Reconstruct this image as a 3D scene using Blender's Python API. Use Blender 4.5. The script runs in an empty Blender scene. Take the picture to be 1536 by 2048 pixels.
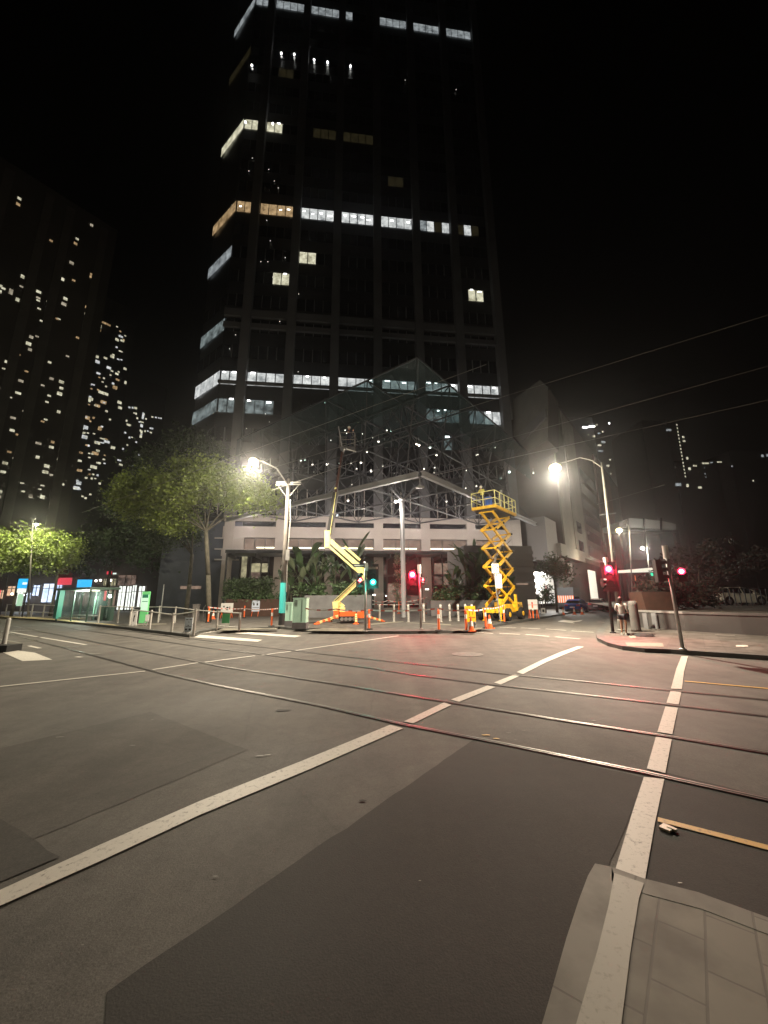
import bpy, math, random
from mathutils import Vector, Matrix
R_ = math.radians
sc = bpy.context.scene
col = sc.collection

# ------------------------------------------------------------------ camera, world, exposure
F, PITCH, ROLL, H = 770.0, R_(12.55), 0.0072, 1.8
cd = bpy.data.cameras.new('camera'); cam = bpy.data.objects.new('camera', cd); col.objects.link(cam)
sc.camera = cam
cd.sensor_fit = 'VERTICAL'; cd.sensor_height = 24.0; cd.lens = 24.0 * F / 2048.0
cd.clip_start = 0.05; cd.clip_end = 3000
cam.location = (0, 0, H)
_x = Vector((1, 0, 0)); _y = Vector((0, -math.sin(PITCH), math.cos(PITCH))); _z = Vector((0, -math.cos(PITCH), -math.sin(PITCH)))
cam.matrix_world = Matrix.Translation((0, 0, H)) @ (Matrix((_x, _y, _z)).transposed().to_4x4()) @ Matrix.Rotation(math.atan(-ROLL), 4, 'Z')

w = bpy.data.worlds.new('World'); sc.world = w; w.use_nodes = True
bg = w.node_tree.nodes['Background']
sky = w.node_tree.nodes.new('ShaderNodeTexSky'); sky.sky_type = 'NISHITA'; sky.sun_disc = False
sky.sun_elevation = R_(-6); sky.sun_rotation = R_(200)
w.node_tree.links.new(sky.outputs[0], bg.inputs[0]); bg.inputs[1].default_value = 0.0007
sc.view_settings.view_transform = 'Standard'; sc.view_settings.look = 'None'
sc.view_settings.exposure = 3.0; sc.view_settings.gamma = 1.0
sc.cycles.use_denoising = True
sc.cycles.max_bounces = 6; sc.cycles.diffuse_bounces = 2; sc.cycles.glossy_bounces = 2
sc.cycles.transparent_max_bounces = 24; sc.cycles.volume_bounces = 0
sc.cycles.sample_clamp_indirect = 2.0; sc.cycles.caustics_reflective = False; sc.cycles.caustics_refractive = False
rnd = random.Random(7)

# ------------------------------------------------------------------ photo geometry helpers (pixel of the photograph -> point in the place)
def ray(px, py):
    x = (px - 768) / F; y = (1024 - py) / F
    n = math.sqrt(1 + ROLL * ROLL); x, y = (x + ROLL * y) / n, (-ROLL * x + y) / n
    return Vector((x, math.cos(PITCH) - math.sin(PITCH) * y, math.sin(PITCH) + math.cos(PITCH) * y))
def gp(px, py, z=0.0):
    d = ray(px, py); return Vector((0, 0, H)) + d * ((z - H) / d.z)
def at(px, py, Y):
    d = ray(px, py); return Vector((0, 0, H)) + d * (Y / d.y)
TH = R_(38.25)
U = Vector((math.sin(TH), math.cos(TH), 0)); V = Vector((-math.cos(TH), math.sin(TH), 0))
ROTU = math.pi / 2 - TH           # rotation that turns local x into U (and local y into V)
UP = Vector((0, 0, 1))
class Plane:
    def __init__(s, p0, d):
        s.p0 = Vector(p0); s.d = Vector(d).normalized(); s.n = Vector((s.d.y, -s.d.x, 0))
    def p(s, px, py):
        d = ray(px, py); o = Vector((0, 0, H)); t = (s.p0 - o).dot(s.n) / d.dot(s.n); return o + d * t
    def sz(s, px, py):
        q = s.p(px, py); return (q - s.p0).dot(s.d), q.z
    def w(s, a, z, off=0.0):
        q = s.p0 + s.d * a + s.n * off; return Vector((q.x, q.y, z))

# ------------------------------------------------------------------ mesh builder
class MB:
    def __init__(s): s.v = []; s.f = []; s.m = []; s.cur = 0
    def mat(s, i): s.cur = i; return s
    def add(s, vs, fs):
        b = len(s.v); s.v += [Vector(q) for q in vs]
        for f in fs: s.f.append([b + i for i in f]); s.m.append(s.cur)
        return s
    def poly(s, pts): return s.add(pts, [list(range(len(pts)))])
    def box(s, c, d, rz=0.0, rot=None):
        m = rot if rot is not None else Matrix.Rotation(rz, 3, 'Z'); c = Vector(c)
        vs = [c + m @ Vector((x * d[0] / 2, y * d[1] / 2, z * d[2] / 2)) for x in (-1, 1) for y in (-1, 1) for z in (-1, 1)]
        return s.add(vs, [(0, 1, 3, 2), (4, 6, 7, 5), (0, 4, 5, 1), (2, 3, 7, 6), (0, 2, 6, 4), (1, 5, 7, 3)])
    def hexa(s, a, b):       # two matching quads
        return s.add(list(a) + list(b), [(3, 2, 1, 0), (4, 5, 6, 7), (0, 1, 5, 4), (1, 2, 6, 5), (2, 3, 7, 6), (3, 0, 4, 7)])
    def prism(s, pts, z0, z1):
        n = len(pts)
        vs = [Vector((p[0], p[1], z0)) for p in pts] + [Vector((p[0], p[1], z1)) for p in pts]
        return s.add(vs, [list(range(n))[::-1], list(range(n, 2 * n))] + [(i, (i + 1) % n, n + (i + 1) % n, n + i) for i in range(n)])
    def bar(s, a, b, w, h=None, up=UP):
        a, b = Vector(a), Vector(b); h = h or w; d = (b - a).normalized()
        sx = d.cross(up)
        if sx.length < 1e-4: sx = d.cross(Vector((1, 0, 0)))
        sx.normalize(); sy = sx.cross(d).normalized()
        q = lambda o: [o + sx * i * w / 2 + sy * j * h / 2 for i, j in ((-1, -1), (1, -1), (1, 1), (-1, 1))]
        return s.hexa(q(a), q(b))
    def tube(s, a, b, r0, r1=None, n=8, cap=True):
        a, b = Vector(a), Vector(b); r1 = r0 if r1 is None else r1; d = (b - a).normalized()
        sx = d.cross(UP)
        if sx.length < 1e-3: sx = d.cross(Vector((1, 0, 0)))
        sx.normalize(); sy = sx.cross(d)
        vs = [o + (sx * math.cos(t) + sy * math.sin(t)) * r for o, r in ((a, r0), (b, r1)) for t in [2 * math.pi * i / n for i in range(n)]]
        fs = [(i, (i + 1) % n, n + (i + 1) % n, n + i) for i in range(n)]
        if cap: fs += [list(range(n))[::-1], list(range(n, 2 * n))]
        return s.add(vs, fs)
    def path(s, pts, r, n=6):
        for i in range(len(pts) - 1):
            ra = r[i] if isinstance(r, (list, tuple)) else r; rb = r[i + 1] if isinstance(r, (list, tuple)) else r
            s.tube(pts[i], pts[i + 1], ra, rb, n, cap=(i in (0, len(pts) - 2)))
        return s
    def lathe(s, prof, c=(0, 0, 0), n=12):
        c = Vector(c); k = len(prof)
        vs = [c + Vector((r * math.cos(2 * math.pi * j / n), r * math.sin(2 * math.pi * j / n), z)) for r, z in prof for j in range(n)]
        fs = [(i * n + j, i * n + (j + 1) % n, (i + 1) * n + (j + 1) % n, (i + 1) * n + j) for i in range(k - 1) for j in range(n)]
        fs += [list(range(n))[::-1], [(k - 1) * n + j for j in range(n)]]
        return s.add(vs, fs)
    def ball(s, c, r, n=8, sq=1.0):
        return s.lathe([(max(.001, r * math.sin(math.pi * i / (n // 2 + 2))), -r * sq * math.cos(math.pi * i / (n // 2 + 2))) for i in range(n // 2 + 3)], c, n)
    def build(s, name, mats, parent=None, world=True, smooth=False):
        me = bpy.data.meshes.new(name)
        vs = s.v
        if parent is not None and world:
            mi = parent.matrix_basis.inverted()
            if parent.parent is not None: mi = mi @ parent.parent.matrix_basis.inverted()
            vs = [mi @ q for q in vs]
        me.from_pydata([tuple(q) for q in vs], [], s.f)
        for m in (mats if isinstance(mats, (list, tuple)) else [mats]): me.materials.append(m)
        me.polygons.foreach_set('material_index', s.m)
        if smooth: me.polygons.foreach_set('use_smooth', [True] * len(s.f))
        me.update()
        o = bpy.data.objects.new(name, me); col.objects.link(o)
        if parent is not None: o.parent = parent
        return o
def thing(name, label, cat, loc=(0, 0, 0), rz=0.0, group=None):
    o = bpy.data.objects.new(name, None); col.objects.link(o); o.empty_display_size = .2
    loc = Vector(loc); o.matrix_basis = Matrix.Translation(loc) @ Matrix.Rotation(rz, 4, 'Z')
    o['label'] = label; o['category'] = cat
    if group: o['group'] = group
    return o
def tag(o, label, cat, group=None):
    o['label'] = label; o['category'] = cat
    if group: o['group'] = group
    return o
def struct(o, k='structure'): o['kind'] = k; return o
def origin_to(o, loc):     # put a one-mesh thing's origin at its base
    loc = Vector(loc)
    for v in o.data.vertices: v.co -= loc
    o.matrix_basis = Matrix.Translation(loc); return o
def copy_tree(o, loc=None, rz=None, label=None, group=None):
    r = o.copy(); col.objects.link(r)
    if loc is not None:
        z = rz if rz is not None else o.matrix_basis.to_euler().z
        r.matrix_basis = Matrix.Translation(Vector(loc)) @ Matrix.Rotation(z, 4, 'Z')
    if label: r['label'] = label
    if group: r['group'] = group
    for ch in list(o.children):
        c = ch.copy(); col.objects.link(c); c.parent = r
        for g in list(ch.children):
            d = g.copy(); col.objects.link(d); d.parent = c
    return r
def face_cam(p): return math.atan2(p.x, -p.y) * 1.0 if False else math.atan2(-p.x, p.y) + 0.0   # rz so that local -Y looks at the camera
ORD = ['first', 'second', 'third', 'fourth', 'fifth', 'sixth', 'seventh', 'eighth', 'ninth', 'tenth', 'eleventh', 'twelfth']

# ------------------------------------------------------------------ materials
def mat(name, c, rough=.6, metal=0.0, em=0.0, emc=None, var=0.0, vs=6.0, bump=0.0, bs=30.0, sample=False, spec=None):
    m = bpy.data.materials.new(name); m.use_nodes = True; nt = m.node_tree; b = nt.nodes['Principled BSDF']
    b.inputs['Base Color'].default_value = (*c, 1); b.inputs['Roughness'].default_value = rough; b.inputs['Metallic'].default_value = metal
    if spec is not None: b.inputs['Specular IOR Level'].default_value = spec
    if em:
        b.inputs['Emission Color'].default_value = (*(emc or c), 1); b.inputs['Emission Strength'].default_value = em
        if not sample: m.cycles.emission_sampling = 'NONE'
    if var or bump:
        tc = nt.nodes.new('ShaderNodeTexCoord')
    if var:
        n = nt.nodes.new('ShaderNodeTexNoise'); n.inputs['Scale'].default_value = vs; n.inputs['Detail'].default_value = 5
        r = nt.nodes.new('ShaderNodeValToRGB'); r.color_ramp.elements[0].position = .3; r.color_ramp.elements[1].position = .7
        r.color_ramp.elements[0].color = (*[q * (1 - var) for q in c], 1); r.color_ramp.elements[1].color = (*[min(1, q * (1 + var)) for q in c], 1)
        nt.links.new(tc.outputs['Object'], n.inputs['Vector']); nt.links.new(n.outputs['Fac'], r.inputs[0]); nt.links.new(r.outputs[0], b.inputs['Base Color'])
        if em and not emc: nt.links.new(r.outputs[0], b.inputs['Emission Color'])
    if bump:
        n2 = nt.nodes.new('ShaderNodeTexNoise'); n2.inputs['Scale'].default_value = bs; n2.inputs['Detail'].default_value = 4
        bp = nt.nodes.new('ShaderNodeBump'); bp.inputs['Strength'].default_value = bump; bp.inputs['Distance'].default_value = .02
        nt.links.new(tc.outputs['Object'], n2.inputs['Vector']); nt.links.new(n2.outputs['Fac'], bp.inputs['Height']); nt.links.new(bp.outputs[0], b.inputs['Normal'])
    return m
def asphalt(name, c, rough=.8):
    m = bpy.data.materials.new(name); m.use_nodes = True; nt = m.node_tree; N = nt.nodes; L = nt.links; b = N['Principled BSDF']
    tc = N.new('ShaderNodeTexCoord')
    def noise(s, d=4, vec=None):
        n = N.new('ShaderNodeTexNoise'); n.inputs['Scale'].default_value = s; n.inputs['Detail'].default_value = d
        L.new(vec or tc.outputs['Object'], n.inputs['Vector']); return n
    big = noise(.22, 5); mid = noise(1.7, 6); fine = noise(90, 2)
    mp = N.new('ShaderNodeMapping'); mp.inputs['Rotation'].default_value = (0, 0, -ROTU); mp.inputs['Scale'].default_value = (2.2, .12, 1); L.new(tc.outputs['Object'], mp.inputs['Vector'])
    streak = noise(1.0, 3, mp.outputs[0])
    def ramp(n, a, bb, p0=.3, p1=.7):
        r = N.new('ShaderNodeValToRGB'); r.color_ramp.elements[0].position = p0; r.color_ramp.elements[1].position = p1
        r.color_ramp.elements[0].color = (a, a, a, 1); r.color_ramp.elements[1].color = (bb, bb, bb, 1); L.new(n.outputs['Fac'], r.inputs[0]); return r
    def ramp2(n, a, bb):
        r = N.new('ShaderNodeValToRGB'); r.color_ramp.elements[0].color = (a, a, a, 1); r.color_ramp.elements[1].color = (bb, bb, bb, 1); L.new(n.outputs['Color'], r.inputs[0]); return r
    def mul(a, bb):
        x = N.new('ShaderNodeMix'); x.data_type = 'RGBA'; x.blend_type = 'MULTIPLY'; x.inputs[0].default_value = 1
        L.new(a, x.inputs[6]); L.new(bb, x.inputs[7]); return x.outputs[2]
    base = N.new('ShaderNodeRGB'); base.outputs[0].default_value = (*c, 1)
    o = mul(base.outputs[0], ramp(big, .78, 1.18).outputs[0]); o = mul(o, ramp(mid, .86, 1.12).outputs[0])
    o = mul(o, ramp(streak, .84, 1.1).outputs[0]); o = mul(o, ramp(fine, .8, 1.2).outputs[0])
    vo = N.new('ShaderNodeTexVoronoi'); vo.feature = 'DISTANCE_TO_EDGE'; vo.inputs['Scale'].default_value = .33
    dis = N.new('ShaderNodeMix'); dis.data_type = 'VECTOR'; dis.inputs[0].default_value = .12
    L.new(tc.outputs['Object'], dis.inputs[4]); L.new(mid.outputs['Color'], dis.inputs[5]); L.new(dis.outputs[1], vo.inputs['Vector'])
    cr = N.new('ShaderNodeValToRGB'); cr.color_ramp.elements[0].position = 0; cr.color_ramp.elements[1].position = .006
    cr.color_ramp.elements[0].color = (.86, .86, .86, 1); L.new(vo.outputs['Distance'], cr.inputs[0])
    o = mul(o, cr.outputs[0])
    b.inputs['Specular IOR Level'].default_value = .35
    ag = N.new('ShaderNodeTexVoronoi'); ag.inputs['Scale'].default_value = 55; L.new(tc.outputs['Object'], ag.inputs['Vector'])
    o = mul(o, ramp2(ag, .86, 1.15).outputs[0]); sp_ = noise(.9, 9); sp_.inputs['Roughness'].default_value = .8; o = mul(o, ramp(sp_, .72, 1.12, .36, .56).outputs[0])
    L.new(o, b.inputs['Base Color'])
    rr = ramp(big, rough - .1, rough + .12); L.new(rr.outputs[0], b.inputs['Roughness'])
    bp = N.new('ShaderNodeBump'); bp.inputs['Strength'].default_value = .28; bp.inputs['Distance'].default_value = .006
    L.new(fine.outputs['Fac'], bp.inputs['Height']); L.new(bp.outputs[0], b.inputs['Normal'])
    return m
def paint(name, c, under=(.06, .058, .052)):
    m = bpy.data.materials.new(name); m.use_nodes = True; nt = m.node_tree; N = nt.nodes; L = nt.links; b = N['Principled BSDF']
    tc = N.new('ShaderNodeTexCoord'); n = N.new('ShaderNodeTexNoise'); n.inputs['Scale'].default_value = 22; n.inputs['Detail'].default_value = 9; n.inputs['Roughness'].default_value = .75
    r = N.new('ShaderNodeValToRGB'); r.color_ramp.elements[0].position = .29; r.color_ramp.elements[1].position = .46
    x = N.new('ShaderNodeMix'); x.data_type = 'RGBA'; x.inputs[6].default_value = (*under, 1); x.inputs[7].default_value = (*c, 1)
    L.new(tc.outputs['Object'], n.inputs['Vector']); L.new(n.outputs['Fac'], r.inputs[0]); L.new(r.outputs[0], x.inputs[0]); L.new(x.outputs[2], b.inputs['Base Color'])
    b.inputs['Roughness'].default_value = .6
    return m
def pavers(name, c, size=.6, rough=.7, mortar=.5):
    m = bpy.data.materials.new(name); m.use_nodes = True; nt = m.node_tree; N = nt.nodes; L = nt.links; b = N['Principled BSDF']
    tc = N.new('ShaderNodeTexCoord'); mp = N.new('ShaderNodeMapping'); mp.inputs['Rotation'].default_value = (0, 0, -ROTU); L.new(tc.outputs['Object'], mp.inputs['Vector'])
    br = N.new('ShaderNodeTexBrick'); br.inputs['Scale'].default_value = 1.0; br.inputs['Brick Width'].default_value = size * 2; br.inputs['Row Height'].default_value = size
    br.inputs['Mortar Size'].default_value = .006; br.inputs['Color1'].default_value = (*[q * .88 for q in c], 1); br.inputs['Color2'].default_value = (*[q * 1.1 for q in c], 1)
    br.inputs['Mortar'].default_value = (*[q * mortar for q in c], 1); L.new(mp.outputs[0], br.inputs['Vector'])
    n = N.new('ShaderNodeTexNoise'); n.inputs['Scale'].default_value = 2.2; n.inputs['Detail'].default_value = 8; L.new(tc.outputs['Object'], n.inputs['Vector'])
    r = N.new('ShaderNodeValToRGB'); r.color_ramp.elements[0].color = (.48, .46, .40, 1); r.color_ramp.elements[1].color = (1.15, 1.15, 1.15, 1); r.color_ramp.elements[0].position = .36; r.color_ramp.elements[1].position = .6
    L.new(n.outputs['Fac'], r.inputs[0]); x = N.new('ShaderNodeMix'); x.data_type = 'RGBA'; x.blend_type = 'MULTIPLY'; x.inputs[0].default_value = 1
    L.new(br.outputs['Color'], x.inputs[6]); L.new(r.outputs[0], x.inputs[7]); L.new(x.outputs[2], b.inputs['Base Color'])
    b.inputs['Roughness'].default_value = rough
    bp = N.new('ShaderNodeBump'); bp.inputs['Strength'].default_value = .4; bp.inputs['Distance'].default_value = .004; L.new(br.outputs['Fac'], bp.inputs['Height']); bp.invert = True; L.new(bp.outputs[0], b.inputs['Normal'])
    return m
def glass(name, tint, diff, fac):
    m = bpy.data.materials.new(name); m.use_nodes = True; nt = m.node_tree; N = nt.nodes; L = nt.links
    N.remove(N['Principled BSDF']); out = N['Material Output']
    t = N.new('ShaderNodeBsdfTransparent'); t.inputs[0].default_value = (*tint, 1)
    d = N.new('ShaderNodeBsdfDiffuse'); d.inputs[0].default_value = (*diff, 1)
    g = N.new('ShaderNodeBsdfGlossy'); g.inputs[0].default_value = (.5, .55, .55, 1); g.inputs[1].default_value = .08
    a = N.new('ShaderNodeMixShader'); a.inputs[0].default_value = .5; L.new(d.outputs[0], a.inputs[1]); L.new(g.outputs[0], a.inputs[2])
    x = N.new('ShaderNodeMixShader'); x.inputs[0].default_value = fac; L.new(t.outputs[0], x.inputs[1]); L.new(a.outputs[0], x.inputs[2]); L.new(x.outputs[0], out.inputs[0])
    return m
def litwin(name, c, st, c2=None, dk=.45):      # a lit room behind a window: ceiling light bright at the top, furniture darker below, varied per place
    m = bpy.data.materials.new(name); m.use_nodes = True; nt = m.node_tree; N = nt.nodes; L = nt.links; b = N['Principled BSDF']
    tc = N.new('ShaderNodeTexCoord'); n = N.new('ShaderNodeTexNoise'); n.inputs['Scale'].default_value = .9; n.inputs['Detail'].default_value = 6; n.inputs['Roughness'].default_value = .75
    r = N.new('ShaderNodeValToRGB'); r.color_ramp.elements[0].position = .36; r.color_ramp.elements[1].position = .62
    r.color_ramp.elements[0].color = (*[q * dk for q in (c2 or c)], 1); r.color_ramp.elements[1].color = (*c, 1)
    L.new(tc.outputs['Object'], n.inputs['Vector']); L.new(n.outputs['Fac'], r.inputs[0]); L.new(r.outputs[0], b.inputs['Emission Color'])
    b.inputs['Emission Strength'].default_value = st; b.inputs['Base Color'].default_value = (.02, .02, .02, 1); b.inputs['Roughness'].default_value = .6; b.inputs['Specular IOR Level'].default_value = .1
    m.cycles.emission_sampling = 'NONE'
    return m
M = dict(
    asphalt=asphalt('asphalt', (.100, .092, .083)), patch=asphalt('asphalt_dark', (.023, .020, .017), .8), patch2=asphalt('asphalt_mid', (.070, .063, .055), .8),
    paint=paint('white_paint', (.52, .49, .44)), ypaint=paint('yellow_paint', (.62, .36, .07)), fpaint=paint('faded_paint', (.135, .125, .11)),
    paving=pavers('paving', (.085, .077, .068), .5), apron=pavers('apron_paving', (.15, .138, .11), .21, mortar=.6), kerb=pavers('kerb_stone', (.17, .16, .135), .55, mortar=.6), blue_kerb=mat('bluestone', (.06, .06, .056), .7, var=.3, vs=2, bump=.3),
    rail=mat('rail_steel', (.16, .15, .14), .42, 1.0, var=.15, vs=4), groove=mat('rail_groove', (.022, .020, .018), .8),
    tactile=mat('tactile_paving', (.22, .20, .16), .7, var=.15, vs=8), yellow_tile=mat('yellow_tile', (.45, .36, .18), .7, var=.15, vs=5),
    concrete=mat('concrete', (.33, .31, .29), .75, var=.14, vs=.8, bump=.2, bs=6), fconc=mat('facade_concrete', (.34, .30, .275), .75, var=.08, vs=.5), pier=mat('pier_stone', (.10, .10, .105), .7, var=.12, vs=.4),
    darkwall=mat('spandrel', (.02, .021, .023), .35, var=.2, vs=.3), dglass=mat('dark_glazing', (.02, .012, .010), .5, spec=.1), dwin=mat('dark_window', (.008, .010, .014), .06),
    mullion=mat('mullion', (.03, .03, .03), .5), steel=mat('galvanised_steel', (.33, .33, .32), .45, .6, var=.12, vs=5), frame=mat('space_frame_steel', (.042, .042, .047), .5, .1), beam=mat('beam_steel', (.24, .24, .25), .5, .1, var=.1, vs=1),
    black=mat('black_metal', (.012, .012, .013), .5), rubber=mat('rubber', (.012, .012, .012), .85), dark=mat('dark_plastic', (.025, .026, .028), .55),
    yellow=mat('lift_yellow', (.74, .43, .015), .42, var=.28, vs=5), lemon=mat('boom_yellow', (.76, .72, .30), .45, var=.18, vs=5), orange=mat('safety_orange', (.78, .14, .03), .5), red=mat('red_plastic', (.65, .03, .02), .45),
    whiteref=mat('white_reflective', (.75, .74, .70), .5), sign=mat('sign_white', (.75, .74, .72), .5, var=.05, vs=6), ink=mat('sign_ink', (.02, .02, .025), .6), mint=mat('mint_paint', (.50, .82, .68), .5, var=.05, vs=2), teal=mat('teal_light_paint', (.05, .5, .5), .5),
    pole=mat('timber_pole', (.11, .10, .09), .8, var=.3, vs=3, bump=.3), polel=mat('lamp_pole', (.13, .125, .11), .55, var=.1, vs=4), poleg=mat('painted_pole', (.42, .41, .38), .5, var=.1, vs=4),
    leaf=mat('plane_leaf', (.17, .235, .045), .55, var=.4, vs=1.4), leaf_shaded=mat('shade_darkened_leaf', (.022, .019, .012), .7, var=.4, vs=1.4), leafd=mat('dark_leaf', (.035, .06, .02), .6, var=.4, vs=1.4), palm=mat('palm_leaf', (.05, .09, .035), .5, var=.35, vs=1.2), palmg=mat('palm_leaf_pale', (.12, .15, .09), .5, var=.3, vs=1.2), bark=mat('bark', (.06, .055, .04), .9, var=.4, vs=4, bump=.5),  # the blackish leaf copy holds the shade of bushes the lamp misses
    postc=mat('post_concrete', (.10, .095, .088), .8, var=.25, vs=2), soil=mat('soil', (.03, .025, .02), .95), planter=mat('planter_concrete', (.15, .15, .155), .8, var=.25, vs=1.2), brown=mat('brown_timber', (.06, .028, .018), .7, var=.2, vs=3),
    blue=mat('car_blue', (.03, .07, .26), .25, .3), carw=mat('car_white', (.8, .78, .68), .3), cark=mat('car_dark', (.02, .014, .013), .5), carglass=mat('car_glass', (.006, .007, .009), .25), rim=mat('alloy', (.35, .35, .35), .35, .8), plate=mat('number_plate', (.6, .6, .62), .5), tail=mat('tail_lamp', (.35, .01, .01), .3),
    skin=mat('skin', (.42, .25, .17), .55), hair=mat('hair', (.015, .01, .008), .6), grey=mat('grey_hoodie', (.42, .41, .38), .85, var=.15, vs=9), shorts=mat('dark_shorts', (.012, .014, .02), .8), hivis=mat('hivis', (.55, .5, .1), .7), navy=mat('navy_work', (.02, .025, .05), .8), hard=mat('helmet', (.6, .58, .5), .4),
    apt=mat('apartment_wall', (.09, .08, .068), .85, var=.25, vs=.08), aptfin=mat('apartment_fin', (.15, .14, .12), .85, var=.15, vs=.3), aptd=mat('apartment_dark', (.018, .018, .02), .6),
    brickred=mat('brick_brown', (.10, .05, .035), .8, var=.2, vs=1), hotel=mat('hotel_concrete', (.12, .11, .09), .8, var=.2, vs=.35), hoteld=mat('hotel_brown', (.05, .035, .028), .8, var=.25, vs=.3), louvre=mat('louvre_grey', (.11, .10, .095), .7),
    patt=mat('patterned_wall', (.7, .69, .66), .7), bin=mat('bin_green', (.05, .10, .075), .5), pod=mat('podium_blue_grey', (.045, .052, .07), .7, var=.3, vs=.4), canvas=mat('white_canvas', (.22, .22, .21), .7),
    tapew=mat('tape_white', (.75, .7, .68), .6), taper=mat('tape_red', (.6, .08, .05), .6),
    canopyglass=glass('canopy_glass', (.68, .77, .77), (.14, .19, .19), .28), shelterglass=glass('shelter_glass', (.8, .9, .87), (.3, .4, .37), .22),
)
E_ = dict(
    cool=litwin('lit_cool', (.95, .97, .95), .115, (.6, .65, .66)), grey=litwin('lit_grey', (.6, .66, .68), .075, (.25, .28, .3)), amber=litwin('lit_amber', (.85, .58, .30), .085, (.35, .22, .1)), warm=litwin('lit_warm', (.95, .92, .68), .12, (.6, .55, .35)),
    pale=litwin('lit_pale', (.9, .8, .6), .07, (.6, .5, .35)), dim=litwin('lit_dim', (.16, .13, .06), .014), tree=litwin('lit_greenish', (.5, .6, .6), .06, (.05, .06, .06)),
    spot=mat('ceiling_light', (1, 1, .96), em=1.2), tube=mat('tube_light', (1, .98, .7), em=.35), star=mat('pin_light', (1, .95, .85), em=.25), starg=mat('pin_light_green', (.5, 1, .8), em=.2),
    room=litwin('lit_room', (.85, .58, .42), .045, (.75, .48, .34)), roomy=litwin('lit_yellow_room', (.95, .85, .5), .07, (.5, .45, .25)), roomd=litwin('lit_dark_room', (.5, .33, .25), .05, (.1, .06, .05)),
    lamp=mat('lamp_lens', (1, .78, .33), em=1.6), lampc=mat('lamp_lens_cool', (1, .98, .9), em=4), down=mat('downlight_lens', (1, .93, .78), em=.9), downg=mat('downlight_lens_green', (.7, 1, .85), em=.8),
    red=mat('signal_red', (1, .02, .03), em=1.6, emc=(1, .01, .04)), redcore=mat('signal_red_core', (1, .5, .5), em=2.2, emc=(1, .45, .45)), green=mat('signal_green', (0, 1, .7), em=.5, emc=(0, .95, .65)), gcore=mat('signal_green_core', (.5, 1, .9), em=.6, emc=(.4, 1, .85)),
    shop=litwin('lit_shop', (.95, .97, .88), .22, (.5, .55, .5), 1.2), shopb=litwin('lit_shop_blue', (.75, .85, 1), .22, (.3, .4, .6), 1.2), shopw=litwin('lit_shop_warm', (.95, .65, .4), .16, (.4, .2, .12), 1.2), sky=mat('blue_sign_face', (.02, .38, .85), em=.11), skyw=mat('sign_face_white', (.8, .9, .85), em=.10), redsign=mat('red_sign_face', (.8, .05, .08), em=.10),
    patt=mat('self_glowing_wall', (.9, .9, .86), em=.05), white=mat('lit_white', (.95, .93, .8), em=.08), grn=mat('green_light_bar', (.02, .9, .5), em=.1), orn=mat('orange_light_bar', (.9, .3, .1), em=.1), greenpanel=mat('info_green', (.14, .55, .2), em=.025), mintpanel=mat('info_mint', (.5, .85, .65), em=.055),
)
def point(name, loc, watts, c, parent=None, r=.12):
    ld = bpy.data.lights.new(name, 'POINT'); ld.energy = watts; ld.color = c; ld.shadow_soft_size = r
    o = bpy.data.objects.new(name, ld); col.objects.link(o)
    loc = Vector(loc)
    if parent is not None: o.parent = parent; loc = parent.matrix_basis.inverted() @ loc
    o.location = loc; return o
LAMPC = (1, .87, .66)
def spot(name, loc, aim, watts, c, parent, angle=160, blend=.4, r=.12):
    ld = bpy.data.lights.new(name, 'SPOT'); ld.energy = watts; ld.color = c; ld.shadow_soft_size = r; ld.spot_size = R_(angle); ld.spot_blend = blend
    o = bpy.data.objects.new(name, ld); col.objects.link(o); o.parent = parent
    q = Vector(aim).to_track_quat('-Z', 'Y'); o.matrix_basis = parent.matrix_basis.inverted() @ (Matrix.Translation(Vector(loc)) @ q.to_matrix().to_4x4()); return o

# ================================================================== GROUND
b = MB(); b.poly([(-900, -300, 0), (900, -300, 0), (900, 900, 0), (-900, 900, 0)])
road = struct(b.build('road', M['asphalt']))
def sheet(name, pts, m, z, parent=None):
    q = [gp(x, y, 0) for x, y in pts]
    if sum(q[i].x * q[(i + 1) % len(q)].y - q[(i + 1) % len(q)].x * q[i].y for i in range(len(q))) < 0: q = q[::-1]
    if name == 'asphalt_patch':
        rr = random.Random(len(pts) + int(abs(pts[0][0]))); q2 = []
        for i in range(len(q)):
            A, B_ = q[i], q[(i + 1) % len(q)]; n = max(1, int((B_ - A).length / .16)); nn = Vector((-(B_ - A).y, (B_ - A).x, 0)).normalized()
            q2 += [A.lerp(B_, k / n) + nn * rr.gauss(0, .005) for k in range(n)]
        q = q2; sm = MB(); e_ = len(q)
        for i in range(e_):
            A, B_ = q[i], q[(i + 1) % e_]; nn = Vector((-(B_ - A).y, (B_ - A).x, 0)).normalized() * .006
            sm.poly([(A.x - nn.x, A.y - nn.y, z + .0015), (B_.x - nn.x, B_.y - nn.y, z + .0015), (B_.x + nn.x, B_.y + nn.y, z + .0015), (A.x + nn.x, A.y + nn.y, z + .0015)])
        bb = MB(); bb.poly([(p.x, p.y, z) for p in q]); o = bb.build(name, m, parent); return o
    bb = MB(); bb.poly([(p.x, p.y, z) for p in q]); return bb.build(name, m, parent)
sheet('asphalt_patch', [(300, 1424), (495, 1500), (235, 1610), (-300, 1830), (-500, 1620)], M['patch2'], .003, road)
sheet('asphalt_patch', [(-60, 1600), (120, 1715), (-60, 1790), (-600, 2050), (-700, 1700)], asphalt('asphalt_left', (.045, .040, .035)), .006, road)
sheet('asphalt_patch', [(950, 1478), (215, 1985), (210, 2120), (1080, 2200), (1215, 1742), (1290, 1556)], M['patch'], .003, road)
sheet('asphalt_patch', [(1330, 1545), (1600, 1612), (1900, 1800), (1536, 1852), (1292, 1776)], M['patch'], .003, road)
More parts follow.
